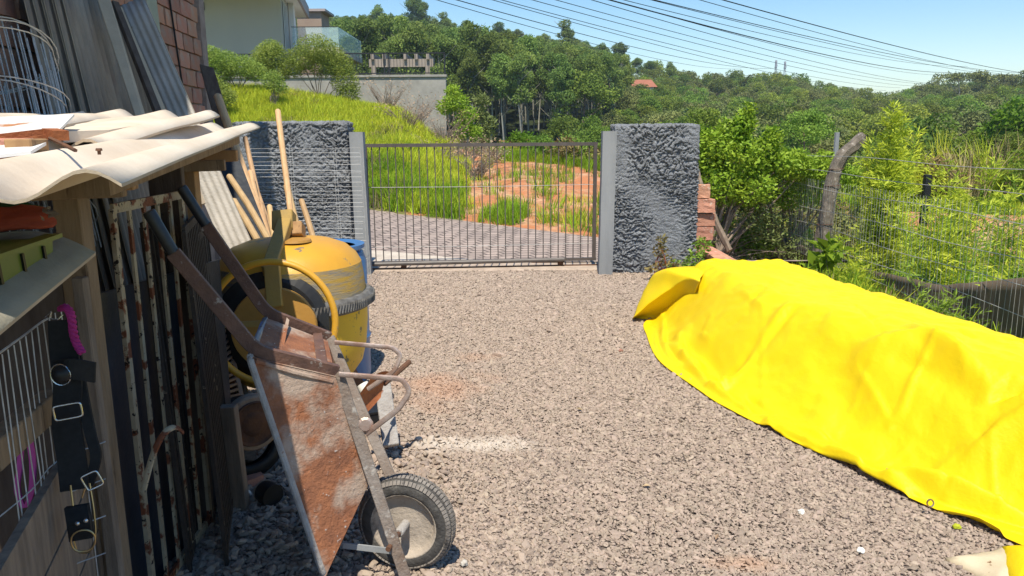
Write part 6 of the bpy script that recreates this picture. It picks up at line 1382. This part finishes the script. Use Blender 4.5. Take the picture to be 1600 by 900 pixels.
# leafy ground weeds right behind the fence
wd = []
def weed_mesh(seed):
    r = np.random.default_rng(seed); c = r.normal(0, .06, (26, 3)); c[:, 2] = r.uniform(.01, .16, 26); V, Fc = leaf_quads(c, .075, .55, up=.3, seed=seed); return mesh_np('weed', V, Fc, 'leaf_weed')
WM = [weed_mesh(k) for k in range(4)]
r = np.random.default_rng(5); n = 5200; x = r.uniform(4.1, 12, n); y = r.uniform(5, 17, n); k = ~((y+.25*(x-8) > 12.5) & (x > 6.6)) & (x/y < .8); x, y = x[k], y[k]; n = len(x); s = r.uniform(.6, 1.3, n)
o = scatter('ground_weeds', np.stack([x, y, hz(x, y)], -1), np.stack([0*x, 0*x, r.uniform(0, 6.28, n)], -1), np.stack([s, s, s], -1), r.integers(0, 4, n), WM); tag(o, 'leafy bright green weeds carpeting the ground behind the fence', 'weeds', kind='stuff')
# reeds
def reed(label, base, h, n, seed):
    t = thing('reed_clump', label, 'reeds', base, 'tall dry reeds'); r = np.random.default_rng(seed); V = []; Fc = []
    for k in range(n):
        a = r.uniform(0, 6.28); hh = h*r.uniform(.5, 1); l = hh*r.uniform(.15, .8); b = r.normal(0, .14, 2); w_ = .014; ca, sa = math.cos(a), math.sin(a); i0 = len(V)
        for i_ in range(7):
            u = i_/6; z_ = hh*(u-.38*u*u*l/hh*1.2); w2 = w_*(1-u)**.6; V += [(b[0]+ca*l*u*u-sa*w2, b[1]+sa*l*u*u+ca*w2, z_), (b[0]+ca*l*u*u+sa*w2, b[1]+sa*l*u*u-ca*w2, z_)]
        Fc += [(i0+2*i_, i0+2*i_+1, i0+2*i_+3, i0+2*i_+2) for i_ in range(6)]
    link('blade', mesh_np('blades', V, Fc, 'grass_dry' if seed % 2 else 'grass_gold'), t); return t
for k, (x_, y_, h_) in enumerate([(9.4, 16.0, 1.9), (10.2, 16.6, 2.2), (11.0, 17.3, 2.3), (10.0, 18, 2.2), (9.0, 16.8, 1.5)]):
    o = reed(['tall arching dry reeds above the red bank, leftmost tall clump', 'tall reed clump in the middle of the dry reeds', 'reed clump at the right edge of the photo', 'greener reed clump behind the dry ones', 'shorter reed clump left of the dry reeds'][k], (x_, y_, gz(x_, y_)-.05), h_, 150, k+1)
# second dark post and small plants
solo(MB().box((6.4, 11.9, .35), (.09, .09, 1.2)), 'dark_post', 'black_plastic', 'dark square post standing in the bushes behind the bamboo', 'post', (6.4, 11.9, -.25))
solo(MB().tube([Vector((5.75, 13.8, -.4)), Vector((5.75, 13.8, 1.6))], .045, 8), 'grey_post', 'concrete_gray', 'thin grey post standing behind the fence at the tip of the bent post', 'post', (5.75, 13.8, -.4))
# small plant at the pillar foot
shrub('small_weed', 'small red stemmed weed growing at the foot of the right pillar', 'plant', (1.62, 8.35, 0), [(0, 0, .33, .1, .07), (.08, 0, .22, .1, .06), (-.07, 0, .14, .08, .06), (.2, 0, .12, .12, .08), (.02, 0, .44, .05, .06)], 240, .055, 'leaf_rusty', asp=.45, stems=9, seed=40, sr=.006, stemmat='fabric_red')
shrub('small_weed', 'low green weed between the right pillar and the brick wall', 'plant', (1.9, 8.5, 0), [(0, 0, .12, .15, .08), (.15, 0, .2, .12, .1), (.25, .1, .35, .1, .1)], 420, .05, 'leaf_weed', asp=.4, stems=12, seed=41, sr=.004)
shrub('small_weed', 'broad leaved seedling between the tarpaulin and the fence', 'plant', (3.45, 8.4, -.02), [(0, 0, .2, .12, .1), (.05, 0, .35, .1, .1)], 60, .16, 'leaf_bright', asp=.55, stems=5, seed=42, sr=.006)
# coloured bits in the gravel
for k, (px, py, mt, lb) in enumerate([(1252, 800, 'plastic_white', 'tiny white stone in the gravel near the tarpaulin edge'), (970, 548, 'brick_red', 'small red brick chip on the gravel in the middle of the yard'), (1345, 860, 'plastic_white', 'tiny white chip at the bottom of the gravel'), (725, 880, 'sheet_pale', 'pale stone right of the barrow wheel'), (1495, 823, 'grass_gold', 'dry yellow leaf beside the tarpaulin edge')]):
    rag(H(px, py, .02), (.014, .012, .011), k+3, 'chip', mt, lb, 'stone')
bamboo('bamboo_clump', 'leafy bamboo shoots in front of the shade net beside the concrete post', (3.85, 8.3, -.3), .8, 7, 8, .2, 'leaf_bamboo', .07, 45)
bamboo('bamboo_clump', 'sparse bamboo shoots in front of the net at the lower right', (3.8, 6.6, -.3), .72, 5, 9, .2, 'leaf_weed', .07, 35)
rr = random.Random(44)
for k, (px, py, lb) in enumerate([(905, 640, 'curled dry leaf in the middle of the gravel'), (1010, 760, 'curled dry leaf on the gravel left of the tarpaulin foot'), (838, 500, 'small dry leaf on the gravel in front of the gate'), (1120, 840, 'dry leaf near the bottom edge of the gravel'), (700, 470, 'tiny dry leaf on the gravel right of the mixer')]):
    c = H(px, py, .022); a = rr.uniform(0, 6.28); d_ = Vector((math.cos(a), math.sin(a), 0)); e_ = Vector((-d_.y, d_.x, 0)); l = .022
    solo(MB().add([c-d_*l, c-d_*l*.2+e_*l*.45+Vector((0, 0, .008)), c+d_*l+Vector((0, 0, .006)), c-d_*l*.2-e_*l*.45+Vector((0, 0, .01)), c+Vector((0, 0, .001))], [(0, 4, 1), (1, 4, 2), (2, 4, 3), (3, 4, 0)]), 'fallen_leaf', 'dead_leaf', lb, 'leaf', c)
bamboo('bamboo_clump', 'bright bamboo growth covering the red bank right of the tall spire', (5.6, 10.2, -.4), 1.25, 12, 10, .34, dens=60, leaf=.09)
bamboo('bamboo_clump', 'green bamboo growth low behind the fence at the right edge', (6.6, 10.4, -.4), .95, 10, 11, .34, 'leaf_weed', .09, 50)
# ------------------------------------------------------------------ thin air haze
mh = bpy.data.materials.new('haze_air'); mh.use_nodes = True; n_ = mh.node_tree.nodes; n_.remove(n_['Principled BSDF'])
pv = n_.new('ShaderNodeVolumePrincipled'); pv.inputs['Color'].default_value = (.78, .88, 1, 1); pv.inputs['Density'].default_value = .00045; pv.inputs['Anisotropy'].default_value = .3
mh.node_tree.links.new(pv.outputs[0], n_['Material Output'].inputs['Volume']); MATS['haze_air'] = mh
zmin = float(gme_z[0])-1; zmax = float(gme_z[1])
o = MB().box((0, 100, (zmin+zmax)/2), (5400, 5400, zmax-zmin)).build('haze', 'haze_air'); tag(o, 'thin pale blue haze filling the air over the whole valley', 'haze', kind='stuff')
